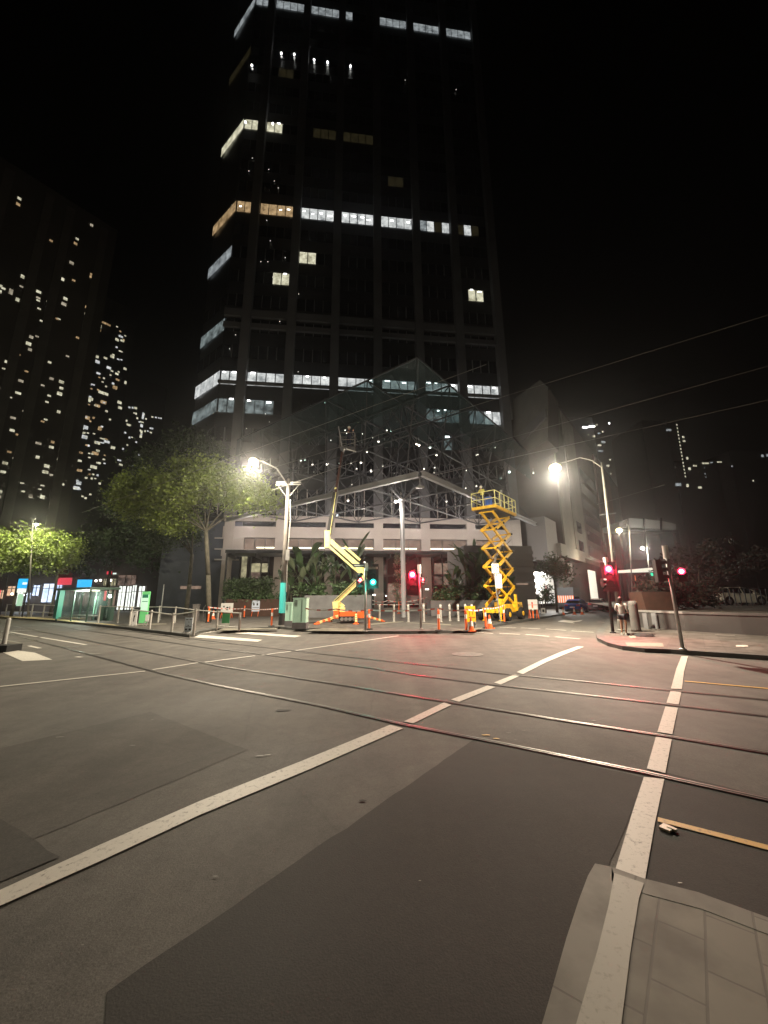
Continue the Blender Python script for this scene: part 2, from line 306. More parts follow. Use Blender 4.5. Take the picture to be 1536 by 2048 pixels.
def strip(name, pts, wd, m, z, parent=road, ext=0.0):
    q = [gp(x, y, 0) for x, y in pts]
    if ext: q[0] = q[0] + (q[0] - q[1]).normalized() * ext; q[-1] = q[-1] + (q[-1] - q[-2]).normalized() * ext
    bb = MB(); L = []; Rr = []
    for i, p in enumerate(q):
        d = (q[min(i + 1, len(q) - 1)] - q[max(i - 1, 0)]).normalized(); n = Vector((-d.y, d.x, 0)) * wd / 2
        L.append((p + n)); Rr.append((p - n))
    for i in range(len(q) - 1):
        bb.poly([(Rr[i].x, Rr[i].y, z), (Rr[i + 1].x, Rr[i + 1].y, z), (L[i + 1].x, L[i + 1].y, z), (L[i].x, L[i].y, z)])
    return bb.build(name, m, parent)
# crossing lines (edges measured on both sides)
sheet('crossing_line', [(-60, 1812), (0, 1783), (205, 1690), (400, 1604), (600, 1525), (780, 1451), (806, 1458), (620, 1540), (400, 1632), (205, 1723), (0, 1815), (-60, 1842)], M['paint'], .010, road)
sheet('crossing_line', [(808, 1444), (888, 1406), (903, 1411), (826, 1448)], M['paint'], .010, road)
sheet('crossing_line', [(902, 1400), (975, 1372), (991, 1375), (918, 1405)], M['paint'], .010, road)
sheet('crossing_line', [(988, 1366), (1030, 1349), (1040, 1352), (1002, 1370)], M['paint'], .010, road)
sheet('crossing_line', [(1033, 1345), (1085, 1320), (1120, 1305), (1155, 1293), (1168, 1294), (1130, 1309), (1095, 1324), (1046, 1349)], M['paint'], .010, road)
for a, c in (((-40, 1378), (290, 1343)), ((305, 1340), (396, 1326)), ((410, 1325), (510, 1312)), ((523, 1311), (582, 1303)), ((588, 1302), (797, 1272))):
    strip('crossing_line', [a, c], .12, M['paint'], .010)
sheet('crossing_line', [(1375, 1312), (1352, 1362), (1344, 1400), (1349, 1400), (1362, 1400), (1371, 1350), (1378, 1320)][:2] + [(1342, 1378), (1362, 1382), (1368, 1350), (1377, 1313), (1366, 1312)][::1], M['paint'], .010, road) if False else None
sheet('crossing_line', [(1363, 1313), (1353, 1338), (1342, 1378), (1364, 1379), (1368, 1345), (1376, 1313)], M['paint'], .010, road)
sheet('crossing_line', [(1341, 1383), (1333, 1407), (1358, 1410), (1363, 1384)], M['paint'], .010, road)
sheet('crossing_line', [(1331, 1414), (1315, 1465), (1345, 1470), (1356, 1417)], M['paint'], .010, road)
sheet('crossing_line', [(1312, 1475), (1294, 1539), (1331, 1548), (1344, 1480)], M['paint'], .010, road)
sheet('crossing_line', [(1288, 1556), (1264, 1630), (1230, 1746), (1290, 1766), (1310, 1650), (1329, 1560)], M['paint'], .010, road)
strip('lane_line', [(1316, 1641), (1560, 1704)], .075, M['ypaint'], .010)
strip('lane_line', [(1369, 1363), (1560, 1380)], .09, M['ypaint'], .010)
# far zebra bars, give-way dashes, stop bars
sheet('zebra_bar', [(400, 1270), (388, 1275), (515, 1284), (525, 1280)], M['paint'], .010, road)
sheet('zebra_bar', [(490, 1264), (470, 1267), (590, 1275), (603, 1272)], M['paint'], .010, road)
sheet('zebra_bar', [(388, 1266), (410, 1262), (434, 1263), (392, 1269)], M['paint'], .010, road)
sheet('zebra_bar', [(-30, 1297), (0, 1303), (45, 1323), (105, 1320), (70, 1306), (8, 1298)], M['paint'], .010, road)
for a, c in (((950, 1265), (986, 1267)), ((999, 1267), (1040, 1269)), ((1051, 1269), (1098, 1273)), ((1111, 1274), (1160, 1278)), ((1000, 1255), (1032, 1256)), ((1042, 1256), (1080, 1258)), ((1091, 1258), (1132, 1261)), ((1143, 1262), (1188, 1265)),
             ((1195, 1244), (1212, 1245)), ((1214, 1245), (1228, 1246))):
    strip('lane_dash', [a, c], .16, M['paint'], .010)
for a, c, m in (((20, 1264), (80, 1275), 'paint'), ((75, 1274), (172, 1290), 'paint'), ((20, 1262), (75, 1260), 'paint'), ((100, 1297), (175, 1291), 'fpaint'), ((190, 1290), (278, 1284), 'fpaint'), ((285, 1283), (340, 1278), 'fpaint'), ((0, 1279), (40, 1286), 'fpaint'), ((58, 1292), (80, 1297), 'paint'), ((155, 1279), (190, 1277), 'fpaint'), ((152, 1314), (163, 1315), 'paint')):
    strip('lane_line', [a, c], .13, M[m], .010)
# sharrow / arrow marking up the cross street
sheet('arrow_marking', [(1115, 1243), (1128, 1240), (1150, 1242), (1166, 1240), (1160, 1243), (1145, 1245), (1150, 1247), (1132, 1245)], M['paint'], .010, road)
# rails
R1 = [(330, 1349), (430, 1371), (640, 1412.5), (800, 1449), (1000, 1488), (1290, 1547), (1536, 1602)]
R2 = [(450, 1335), (690, 1372), (830, 1395), (900, 1406), (1130, 1443), (1340, 1475), (1536, 1508)]
R3 = [(420, 1297), (530, 1310), (740, 1337), (830, 1351), (980, 1370), (1136, 1387), (1350, 1412), (1536, 1434)]
R4 = [(440, 1285), (580, 1301), (690, 1314), (830, 1329), (1040, 1352), (1136, 1361), (1350, 1383), (1536, 1401)]
for Rr in (R1, R2, R3, R4):
    q = [gp(*p) for p in Rr]
    q = [q[0] + V * 60, q[0] + V * 20] + q + [q[-1] - V * 12]
    gm = MB(); hm = MB()
    def rib(mb, o0, o1, z):
        n = len(q)
        for i in range(n - 1):
            pr = []
            for k in (i, i + 1):
                d = (q[min(k + 1, n - 1)] - q[max(k - 1, 0)]).normalized(); nn = Vector((-d.y, d.x, 0)); pr.append((q[k] + nn * o0, q[k] + nn * o1))
            mb.poly([(pr[0][0].x, pr[0][0].y, z), (pr[0][1].x, pr[0][1].y, z), (pr[1][1].x, pr[1][1].y, z), (pr[1][0].x, pr[1][0].y, z)])
    rib(gm, .036, -.036, .013)
    rib(hm, .034, .012, .016); rib(hm, -.022, -.032, .016)
    g = gm.build('tram_track_groove', M['groove'], road); hm.build('rail_head', M['rail'], g)
# man-hole, fragments
b = MB(); c = gp(935, 1309)
b.lathe([(.5, 0), (.5, .004), (.44, .006)], (c.x, c.y, .006), 20); b.build('manhole_cover', mat('manhole_iron', (.12, .11, .10), .55, var=.4, vs=8, bump=.5), road)
def blob(name, px, py, r, m, sq=.6, z=.008, seed=1, parent=road):
    rr = random.Random(seed); c = gp(px, py); bb = MB(); n = 13
    bb.poly([(c.x + math.cos(2 * math.pi * i / n) * r * rr.uniform(.5, 1.1), c.y + math.sin(2 * math.pi * i / n) * r * sq * rr.uniform(.5, 1.1), z) for i in range(n)]); return bb.build(name, m, parent)
for i, (x, y, r, m) in enumerate([(567, 1421, .15, 'groove'), (536, 1511, .05, 'fpaint'), (520, 1513, .06, 'fpaint'), (973, 1471, .07, 'ypaint'), (992, 1478, .055, 'ypaint'), (1017, 1467, .04, 'fpaint'), (1048, 1462, .03, 'fpaint'), (1030, 1481, .03, 'fpaint'),
        (165, 1893, .015, 'fpaint'), (305, 1440, .03, 'fpaint'), (265, 1492, .04, 'fpaint'), (120, 1475, .06, 'fpaint'), (725, 1603, .05, 'patch'), (1090, 1437, .03, 'fpaint'), (840, 1764, .012, 'fpaint'), (583, 1634, .012, 'fpaint'),
        (1188, 1442, .04, 'fpaint'), (175, 1308, .5, 'fpaint'), (430, 1286, .35, 'fpaint'), (1215, 1461, .02, 'fpaint'), (430, 1755, .02, 'fpaint'), (676, 1588, .02, 'fpaint'), (1360, 1768, .015, 'paint')]):
    blob('asphalt_stain', x, y, r, M[m], .4, .008, i)
# retro-reflective marker
c = gp(1334, 1660); b = MB(); b.box((c.x, c.y, .014), (.085, .075, .016), .6); b.box((c.x + .03, c.y - .018, .018), (.03, .06, .016), .6); rm = b.build('road_marker', mat('marker_resin', (.42, .36, .22), .4, var=.3, vs=30), road)

# raised slabs: (edge by pixels at road level)
def slab(name, edge, extra, z, m, kw=.3, km=None, open_n=None):
    q = [gp(x, y, 0) for x, y in edge]; full = q + [Vector((e[0], e[1], 0)) for e in extra]
    bb = MB(); bb.poly([(p.x, p.y, z) for p in full]) ; o = struct(bb.build(name, m))
    if o.data.polygons[0].normal.z < 0: o.data.flip_normals()
    # kerb stones as a real step: a band following the edge
    km = km or M['kerb']; kb = MB(); n = len(q)
    cx = sum((p for p in full), Vector((0, 0, 0))) / len(full)
    def nrm(k):
        d = (q[min(k + 1, n - 1)] - q[max(k - 1, 0)]).normalized(); nn = Vector((-d.y, d.x, 0)); return nn
    sgn = 1 if nrm(n // 2).dot(cx - q[n // 2]) > 0 else -1
    def off(k):
        sn = lambda a, c: Vector((-(c - a).y, (c - a).x, 0)).normalized()
        n1 = sn(q[k - 1], q[k]) if k else sn(q[0], q[1]); n2 = sn(q[k], q[k + 1]) if k < n - 1 else n1; m_ = (n1 + n2).normalized(); return m_ * kw * sgn / max(.35, m_.dot(n1))
    for i in range(n - 1):
        A, B = q[i], q[i + 1]; a2, b2 = A + off(i), B + off(i + 1)
        t = .002
        kb.hexa([(A.x, A.y, -.02), (B.x, B.y, -.02), (b2.x, b2.y, -.02), (a2.x, a2.y, -.02)], [(A.x, A.y, z + t), (B.x, B.y, z + t), (b2.x, b2.y, z + t), (a2.x, a2.y, z + t)])
    kb.build('kerb', km, o); return o
PZ = .14
def w2(p): return (p.x, p.y)
plaza_edge = [(-300, 1222), (0, 1234), (120, 1245), (250, 1259), (340, 1270), (378, 1275), (392, 1272), (398, 1268), (430, 1262), (470, 1262), (560, 1258), (640, 1267), (735, 1268), (800, 1268), (880, 1267), (940, 1265), (962, 1260), (1000, 1252), (1070, 1240), (1122, 1231), (1150, 1225), (1172, 1217), (1195, 1210)]
plaza = slab('pavement', plaza_edge, [(60, 130), (60, 200), (-200, 200), (-200, 90)], PZ, M['paving'], .35, M['blue_kerb'])
corner_edge = [(1235, 1213), (1222, 1230), (1205, 1255), (1192, 1272), (1195, 1282), (1215, 1292), (1245, 1300), (1290, 1305), (1340, 1307), (1378, 1310), (1450, 1315), (1536, 1321), (1800, 1340)]
corner = slab('pavement', corner_edge, [(60, 6), (90, 60), (60, 110)], .13, M['paving'], .3, M['blue_kerb'])
isl_edge = [(1075, 2120), (1100, 2030), (1135, 1900), (1160, 1820), (1178, 1770), (1192, 1745), (1225, 1752), (1290, 1776), (1400, 1805), (1536, 1856), (1700, 1920)]
island = slab('pavement', isl_edge, [w2(gp(1700, 1920) + Vector((.5, -3.5, 0))), w2(gp(1075, 2120) + Vector((0, -3, 0)))], .05, M['apron'], .15, M['kerb'])
def flat(name, pts, m, z, parent, hz):
    q = [gp(x, y, hz) for x, y in pts]; bb = MB()
    if sum(q[i].x * q[(i + 1) % len(q)].y - q[(i + 1) % len(q)].x * q[i].y for i in range(len(q))) < 0: q = q[::-1]
    bb.poly([(p.x, p.y, z) for p in q]); return bb.build(name, m, parent)
flat('painted_line', [(1229, 1748), (1218, 1810), (1196, 1900), (1150, 2060), (1242, 2060), (1262, 1900), (1278, 1800), (1288, 1768)], paint('old_paint', (.28, .265, .22), (.17, .16, .135)), .0555, island, .05)
flat('yellow_edge', [(-100, 1228), (20, 1235), (100, 1240), (240, 1252), (225, 1249), (100, 1236.5), (0, 1229), (-100, 1223)], M['yellow_tile'], PZ + .012, plaza, PZ)
flat('pale_strip', [(258, 1251), (333, 1249), (333, 1247), (262, 1248)], M['tactile'], PZ + .010, plaza, PZ)
flat('ramp', [(610, 1262), (640, 1256), (725, 1257), (728, 1263)], M['apron'], PZ + .012, plaza, PZ)
flat('ramp', [(432, 1262), (450, 1256), (552, 1256), (556, 1258)], M['apron'], PZ + .009, plaza, PZ)
flat('pale_strip', [(742, 1250), (808, 1244), (806, 1242.5), (742, 1248)], M['tactile'], PZ + .012, plaza, PZ)
flat('pale_strip', [(812, 1246), (902, 1251), (902, 1249), (812, 1245)], M['tactile'], PZ + .012, plaza, PZ)
flat('pale_strip', [(895, 1262), (950, 1261), (975, 1255), (960, 1255)], M['apron'], PZ + .012, plaza, PZ)
flat('tactile_strip', [(1250, 1285), (1325, 1287), (1328, 1294), (1255, 1293)], M['tactile'], .142, corner, .13)
flat('tactile_strip', [(1258, 1272), (1271, 1272), (1272, 1277), (1260, 1277)], M['tactile'], .142, corner, .13)
flat('painted_dash', [(1472, 1291), (1495, 1291), (1497, 1294), (1472, 1294)], M['paint'], .142, corner, .13)
flat('painted_dash', [(1430, 1269), (1470, 1271), (1470, 1273), (1430, 1271)], M['fpaint'], .142, corner, .13)
b = MB(); q = gp(1287, 1272, .13); b.ball((q.x, q.y, .12), .42, 10, .35); tag(b.build('drain_hump', M['rubber']), 'low dark rubber hump lying on the corner pavement beside the round concrete post', 'speed hump')
# raised terrace behind the parapet
tp = [gp(1278, 1254, .13), gp(1372, 1262, .13), gp(1700, 1282, .13)]
b = MB(); b.poly([(p.x + .1, p.y + .3, .98) for p in tp] + [(70, 10, .98), (90, 80, .98), (30, 60, .98)]); terr = struct(b.build('terrace', M['paving']))
if terr.data.polygons[0].normal.z < 0: terr.data.flip_normals()

# ================================================================== OFFICE TOWER
fT = Vector((math.sin(R_(83.25)), math.cos(R_(83.25)), 0))
TP = Plane((0, 52, 0), fT)            # TP.n points to the camera
if TP.n.y > 0: TP.n = -TP.n
K = 52 / 56
SL, SR = -25.5 * K, 21.2 * K
PIER = [(-21.95 + 7.04 * i) * K for i in range(7)]
ZT = lambda n: 33.93 + 4.374 * n
tower = thing('office_tower', 'tall dark office tower with lit window bands standing behind the glass canopy', 'tower', TP.w(0, 0))
CH = 7.6                                 # chamfer length
c0 = TP.w(SL, 0); c1 = c0 + V * CH; c2 = c1 - TP.n * 34; r0 = TP.w(SR, 0); r1 = r0 - TP.n * 38
b = MB(); b.prism([(p.x, p.y) for p in [c0 - TP.n * .6, r0 - TP.n * .6, r1, c2, c1 - TP.n * .45 + fT * .45]], 12.6, 134)
b.build('core_wall', M['darkwall'], tower)
b = MB()
for s in PIER: b.hexa([TP.w(s - .62, 12.6, -.6), TP.w(s + .62, 12.6, -.6), TP.w(s + .62, 12.6, .42), TP.w(s - .62, 12.6, .42)], [TP.w(s - .62, 134, -.6), TP.w(s + .62, 134, -.6), TP.w(s + .62, 134, .42), TP.w(s - .62, 134, .42)])
# each pier its own part
for s in PIER:
    bb = MB(); q = lambda z: [TP.w(s - .62, z, -.6), TP.w(s + .62, z, -.6), TP.w(s + .62, z, .42), TP.w(s - .62, z, .42)]
    bb.hexa(q(12.6), q(134)); bb.build('pier', M['pier'], tower)
for z0, z1 in ((41.1, 41.9), (43.0, 44.2), (31.9, 32.3)):
    bb = MB(); bays = [SL] + PIER + [SR]
    for i in range(len(bays) - 1):
        a, c = bays[i] + (.62 if i else 0), bays[i + 1] - (.62 if i < 7 else 0)
        if c - a > .3: bb.hexa([TP.w(a, z0, -.62), TP.w(c, z0, -.62), TP.w(c, z0, -.1), TP.w(a, z0, -.1)], [TP.w(a, z1, -.62), TP.w(c, z1, -.62), TP.w(c, z1, -.1), TP.w(a, z1, -.1)])
    bb.build('ledge', M['pier'], tower)
bays = []
edges = [SL] + PIER
for i in range(len(edges)):
    a = edges[i] + (.62 if i else .25); c = (edges[i + 1] - .62) if i + 1 < len(edges) else SR - .05
    if c - a > 1: bays.append((a, c))
CP = Plane(c0, V)
if CP.n.y > 0: CP.n = -CP.n
glz = MB(); made = 0
LIT = {}
# bay index 0 = narrow bay at the corner, 1..6 full bays; bay 7 none
full = lambda m: {k: m for k in range(4)}
for i in (1, 2, 3, 4, 5, 6): LIT[(0, i)] = full('cool')
LIT[(0, 0)] = {0: 'cool', 1: 'cool'}
LIT[(-1, 0)] = {0: 'tree', 1: 'tree'}; LIT[(-1, 1)] = {0: 'tree', 1: 'tree', 2: 'tree'}; LIT[(-1, 6)] = {0: 'grey', 1: 'grey', 2: 'cool', 3: 'cool'}; LIT[(-1, 5)] = {0: 'tree', 1: 'tree', 2: 'tree', 3: 'tree'}
LIT[(-2, 5)] = {2: 'tree'}; LIT[(-2, 2)] = {1: 'dim'}
LIT[(7, 0)] = {0: 'amber', 1: 'amber'}; LIT[(7, 1)] = full('amber'); LIT[(7, 2)] = full('cool'); LIT[(7, 3)] = full('cool'); LIT[(7, 4)] = full('cool'); LIT[(7, 5)] = {0: 'grey', 1: 'cool', 2: 'dim', 3: 'cool'}; LIT[(7, 6)] = {0: 'dim', 1: 'cool', 2: 'dim'}
LIT[(5, 2)] = {0: 'warm', 1: 'warm'}; LIT[(4, 1)] = {2: 'warm', 3: 'warm'}; LIT[(4, 6)] = {1: 'warm', 2: 'warm'}
LIT[(11, 0)] = {0: 'warm', 1: 'warm'}; LIT[(11, 1)] = {0: 'warm', 1: 'warm'}; LIT[(11, 2)] = {1: 'dim', 2: 'dim', 3: 'dim'}; LIT[(11, 3)] = full('dim')
LIT[(14, 1)] = {1: 'dim', 2: 'dim'}
LIT[(18, 0)] = {0: 'grey', 1: 'grey'}; LIT[(18, 1)] = full('grey'); LIT[(18, 2)] = full('grey'); LIT[(18, 3)] = {0: 'grey'}; LIT[(18, 4)] = full('grey'); LIT[(18, 5)] = full('grey'); LIT[(18, 6)] = full('grey')
LIT[(9, 4)] = {1: 'dim', 2: 'dim'}
CL = {0: 'cool', -1: 'tree', 2: 'tree', 5: 'grey', 7: 'amber', 11: 'warm', 15: 'dim', 18: 'grey'}
def pane(mb, a, c, z0, z1, off, pl=TP): mb.poly([pl.w(a, z0, off), pl.w(c, z0, off), pl.w(c, z1, off), pl.w(a, z1, off)])
frame_all = MB(); frame_low = MB()
for n in range(-4, 22):
    zt = ZT(n); zb = zt - 2.09
    if n == -4: zb = 12.75
    for i, (a, c) in enumerate(bays):
        k = 4 if c - a > 4 else 2; wd = (c - a) / k; lit = LIT.get((n, i), {})
        if lit:
            mats = []; mb = MB()
            for j in range(k):
                mm = E_[lit[j]] if j in lit else M['dwin']
                if mm not in mats: mats.append(mm)
                mb.mat(mats.index(mm)); pane(mb, a + j * wd + .06, a + (j + 1) * wd - .06, zb, zt, -.50)
            o = mb.build('window', mats, tower); made += 1
            if any(v in ('cool', 'amber', 'warm', 'tree') for v in lit.values()):
                lb = MB()
                for j in lit:
                    if lit[j] in ('cool', 'amber', 'warm', 'tree') and rnd.random() < (.75 if n == 7 else .5):
                        m0 = a + (j + rnd.uniform(.2, .4)) * wd; ln = wd * rnd.uniform(.25, .6); zz = zt - (rnd.uniform(.7, 1.2) if n == 7 else rnd.uniform(.12, .4))
                        pane(lb, m0, m0 + ln, zz, zz + (.18 if n == 7 else .22), -.47)
                if lb.f: lb.build('ceiling_light', E_['spot'], o, world=True) if False else lb.build('ceiling_light', E_['spot'], tower)
        elif n <= 6 and made < 92 and n not in (4, 5):
            mb = MB()
            for j in range(k): pane(mb, a + j * wd + .06, a + (j + 1) * wd - .06, zb, zt, -.53)
            mb.build('window', M['dwin'], tower); made += 1
        else:
            for j in range(k): pane(glz, a + j * wd + .06, a + (j + 1) * wd - .06, zb, zt, -.53)
        if n in (-4, -3, -2, 0, 1, 2, 3, 4, 5):
            for j in range(1, k):
                m0 = a + j * wd; (frame_low if n == -4 else frame_all).hexa([TP.w(m0 - .05, zb, -.58), TP.w(m0 + .05, zb, -.58), TP.w(m0 + .05, zb, -.36), TP.w(m0 - .05, zb, -.36)], [TP.w(m0 - .05, zt, -.58), TP.w(m0 + .05, zt, -.58), TP.w(m0 + .05, zt, -.36), TP.w(m0 - .05, zt, -.36)])
o = glz.build('glazing', M['dwin'], tower); o['kind'] = 'stuff'
o = frame_all.build('mullions', M['pier'], tower); o['kind'] = 'stuff'
o = frame_low.build('lower_mullions', M['fconc'], tower); o['kind'] = 'stuff'
for n in range(-4, 22):
    mk = CL.get(n); mb = MB(); zt = ZT(n)
    segs = 4
    for j in range(segs): pane(mb, .25 + j * (CH - .3) / segs, .25 + (j + 1) * (CH - .3) / segs - .12, zt - 2.09, zt, -.38, CP)
    if mk: mb.build('corner_window', E_[mk], tower)
    elif n < 4: mb.build('corner_window', M['dwin'], tower)
# small bright ceiling spots seen through the glass on dark floors
sp = [(503, 126), (562, 102), (588, 104), (628, 115), (655, 120), (701, 128), (811, 156), (913, 175), (469, 243), (490, 240), (545, 243), (451, 265), (504, 312), (525, 320), (537, 335), (497, 338), (548, 358), (556, 372), (505, 481), (540, 478), (533, 437), (521, 520), (570, 512), (535, 520), (545, 551), (597, 585), (492, 617), (497, 623), (559, 640), (553, 648), (470, 667), (433, 667), (458, 695), (596, 741), (501, 800), (538, 842), (530, 826), (492, 855), (698, 828), (712, 800), (745, 787)]
for i, (x, y) in enumerate(sp):
    s_, z_ = TP.sz(x, y); big = i in (0, 1, 2, 3, 4, 5, 8, 9, 10)
    if s_ < SL + .3: continue
    r = .22 if big else .09; bb = MB(); q = TP.w(s_, z_, -.3); bb.ball(q, r * .55 if not big else r * .8, 6); bb.build('ceiling_spot', E_['spot'] if big else E_['star'], tower)
# --- base of the tower
base = MB()
def wallband(mb, s0, s1, z0, z1, o0=-.6, o1=0.0):
    mb.hexa([TP.w(s0, z0, o0), TP.w(s1, z0, o0), TP.w(s1, z0, o1), TP.w(s0, z0, o1)], [TP.w(s0, z1, o0), TP.w(s1, z1, o0), TP.w(s1, z1, o1), TP.w(s0, z1, o1)])
sA, sB = PIER[0] - .8, SR
for z0, z1 in ((.14, .5), (7.2, 8.05), (9.62, 11.1), (11.82, 12.62)): wallband(base, sA, sB, z0, z1)
for i, s in enumerate(PIER): wallband(base, s - .62, s + .62, 0.5, 12.62, -.6, .06)
wallband(base, PIER[5] + 3.0, sB, 8.05, 9.62); wallband(base, PIER[5] + 5.2, sB, 11.1, 11.82)
base.build('base_wall', M['fconc'], tower)
for i in range(6):
    a, c = PIER[i] + .62, PIER[i + 1] - .62
    mb = MB(); pane(mb, a, c, 11.1, 11.82, -.4); mb.build('slot_window', M['dwin'], tower)
    if i == 5: c = PIER[5] + 3.0
    mb = MB().mat(0); a2 = a + (1.3 if i == 0 else 0)
    pane(mb, a2, c, 8.05, 9.62, -.42)
    o = mb.build('window', E_['room'], tower)
    fb = MB()
    for j in range(4 if i < 5 else 3):
        m0 = a2 + j * (c - a2) / (3.0 if i < 5 else 2.0) ; m0 = min(m0, c - .05)
        fb.bar(TP.w(m0, 8.05, -.35), TP.w(m0, 9.62, -.35), .09)
    fb.bar(TP.w(a2, 9.57, -.35), TP.w(c, 9.57, -.35), .1); fb.build('window_frame', M['mullion'], o)
    if i == 0: 
        wb = MB(); wallband(wb, a, a2, 8.05, 9.62); wb.build('wall_panel', M['fconc'], tower)
    if i < 5:
        tb = MB(); wallband(tb, a2 + (1.6 if i == 0 else .1), c - (.1 if i != 3 else .6), 8.28, 8.42, -.41, -.36); tb.build('light_strip', E_['tube'], o)
# ground floor glazing seen under the awning
gb = MB(); pane(gb, sA, sB, .14, 7.2, -.5); gb.build('shopfront_glass', M['dglass'], tower)
def gpanel(x0, y0, x1, y1, m, nm='lit_panel', off=-.45):
    ym = (y0 + y1) / 2; s0 = TP.sz(x0, ym)[0]; s1 = TP.sz(x1, ym)[0]; z1 = TP.sz(x0, y0)[1]; z0 = TP.sz(x1, y1)[1]; mb = MB(); pane(mb, s0, s1, max(z0, .2), z1, off); return mb.build(nm, m, tower)
for r, mk in (((499, 1126, 535, 1144), 'roomy'), ((481, 1112, 492, 1155), 'roomy'), ((499, 1144, 520, 1156), 'roomd'), ((775, 1167, 806, 1206), 'room'), ((757, 1130, 775, 1150), 'roomd'), ((870, 1126, 886, 1148), 'room'), ((888, 1126, 911, 1170), 'room'), ((870, 1152, 886, 1170), 'roomd'), ((841, 1150, 866, 1206), 'roomd'),
               ((812, 1178, 838, 1206), 'roomd'), ((545, 1130, 556, 1156), 'roomd'), ((660, 1140, 680, 1152), 'roomd'), ((540, 1170, 558, 1190), 'room'), ((1010, 1164, 1024, 1170), 'room')):
    gpanel(*r, E_[mk])
fb = MB()
for x in (757, 775, 806, 838, 868, 887, 912, 499, 520, 535): 
    s_, z_ = TP.sz(x, 1150); fb.bar(TP.w(s_, .14, -.38), TP.w(s_, 7.2, -.38), .14)
s0, z_ = TP.sz(757, 1151); s1, _ = TP.sz(915, 1151); fb.bar(TP.w(s0, z_, -.36), TP.w(s1, z_, -.36), .22)
fb.build('door_frame', M['mullion'], tower)
# awning
ab = MB(); s0 = PIER[0] + .9; s1 = PIER[6] - 2
ab.hexa([TP.w(s0, 7.12, .07), TP.w(s1, 7.12, .07), TP.w(s1, 7.12, 4.2), TP.w(s0, 7.12, 4.2)], [TP.w(s0, 7.5, .07), TP.w(s1, 7.5, .07), TP.w(s1, 7.5, 4.2), TP.w(s0, 7.5, 4.2)])
for k in range(12):
    a = s0 + .2 + (s1 - s0 - .4) * k / 11; ab.bar(TP.w(a, 6.9, .2), TP.w(a, 6.9, 4.0), .14, .43)
ao = ab.build('awning', M['black'], tower)
pb = MB(); pb.tube(TP.w(s0 + .15, .14, 3.9), TP.w(s0 + .15, 7.1, 3.9), .12); pb.build('awning_post', M['black'], tower)
for x, y in ((728, 1126), (745, 1190), (748, 1190), (770, 1192), (815, 1113), (848, 1179), (852, 1179)):
    q = TP.p(x, y) + TP.n * 1.2; bb = MB(); bb.ball(q, .09, 6); bb.build('downlight', E_['down'], tower)
# wall-wash downlights under the awning edge
for s in (-13, -4, 5, 12):
    point('awning_light', TP.w(s, 5.8, 3.4), 16, (1, .82, .62), tower, .15)
for s in (-17, -9.5, -3.2, 3.6, 10.5):
    point('wall_light', TP.w(s, 10.0, 5.0), 100, (1, .88, .79), tower, .2)

# ================================================================== GLASS CANOPY (space frame)
ZB, ZM, ZTOP = 11.87, 17.4, 23.0
CC = at(842, 950, 31); CC = Vector((CC.x, CC.y, 0)); CELL = 6.0
canopy = thing('glass_canopy', 'large square-cornered glass space frame canopy hung with small lamps over the plaza', 'canopy', CC)
W = lambda u, v, z: CC + U * u + V * v + UP * z
N5 = 5
cells = [(i, j) for i in range(N5) for j in range(N5) if i + j < N5]
bb = MB()
nodes = {}
for j in range(N5 + 1):
    ln = (N5 - j) * CELL + (3.5 if j == 0 else 0)
    if ln > 0 and j > 0:
        o = MB().tube(W(0, j * CELL, ZB), W(ln, j * CELL, ZB), .085, n=6).build('bottom_chord', M['frame'], canopy)
        o = MB().tube(W(j * CELL, 0, ZB), W(j * CELL, ln, ZB), .085, n=6).build('bottom_chord', M['frame'], canopy)
    if (N5 - j) > 0:
        L_ = (N5 - j) * CELL
        MB().tube(W(0, j * CELL, ZTOP), W(L_, j * CELL, ZTOP), .10, n=6).build('top_chord', M['frame'], canopy)
        MB().tube(W(j * CELL, 0, ZTOP), W(j * CELL, L_, ZTOP), .10, n=6).build('top_chord', M['frame'], canopy)
        L2 = (N5 - j - 1) * CELL
        if L2 > 0:
            MB().tube(W(3, (j + .5) * CELL, ZM), W(3 + L2, (j + .5) * CELL, ZM), .075, n=6).build('middle_chord', M['frame'], canopy)
            MB().tube(W((j + .5) * CELL, 3, ZM), W((j + .5) * CELL, 3 + L2, ZM), .075, n=6).build('middle_chord', M['frame'], canopy)
for i, j in cells:
    m = W((i + .5) * CELL, (j + .5) * CELL, ZM); pb = MB(); qb = MB()
    for a, c in ((0, 0), (1, 0), (0, 1), (1, 1)):
        pb.tube(W((i + a) * CELL, (j + c) * CELL, ZB), m, .065, n=5); qb.tube(m, W((i + a) * CELL, (j + c) * CELL, ZTOP), .065, n=5)
    pb.ball(m, .16, 6)
    pb.build('lower_strut_pyramid', M['frame'], canopy); qb.build('upper_strut_pyramid', M['frame'], canopy)
    # secondary bracing inside each cell
    sb = MB(); tb2 = MB(); e = W((i + .5) * CELL, (j + .5) * CELL, ZB)
    for a, c in ((0, .5), (.5, 0), (1, .5), (.5, 1)):
        sb.tube(W((i + a) * CELL, (j + c) * CELL, ZB), W((i + .5) * CELL, (j + .5) * CELL, (ZB + ZM) / 2), .035, n=4)
        tb2.tube(W((i + a) * CELL, (j + c) * CELL, ZTOP), W((i + .5) * CELL, (j + .5) * CELL, (ZTOP + ZM) / 2), .035, n=4)
    sb.build('brace', M['frame'], canopy); tb2.build('brace', M['frame'], canopy)
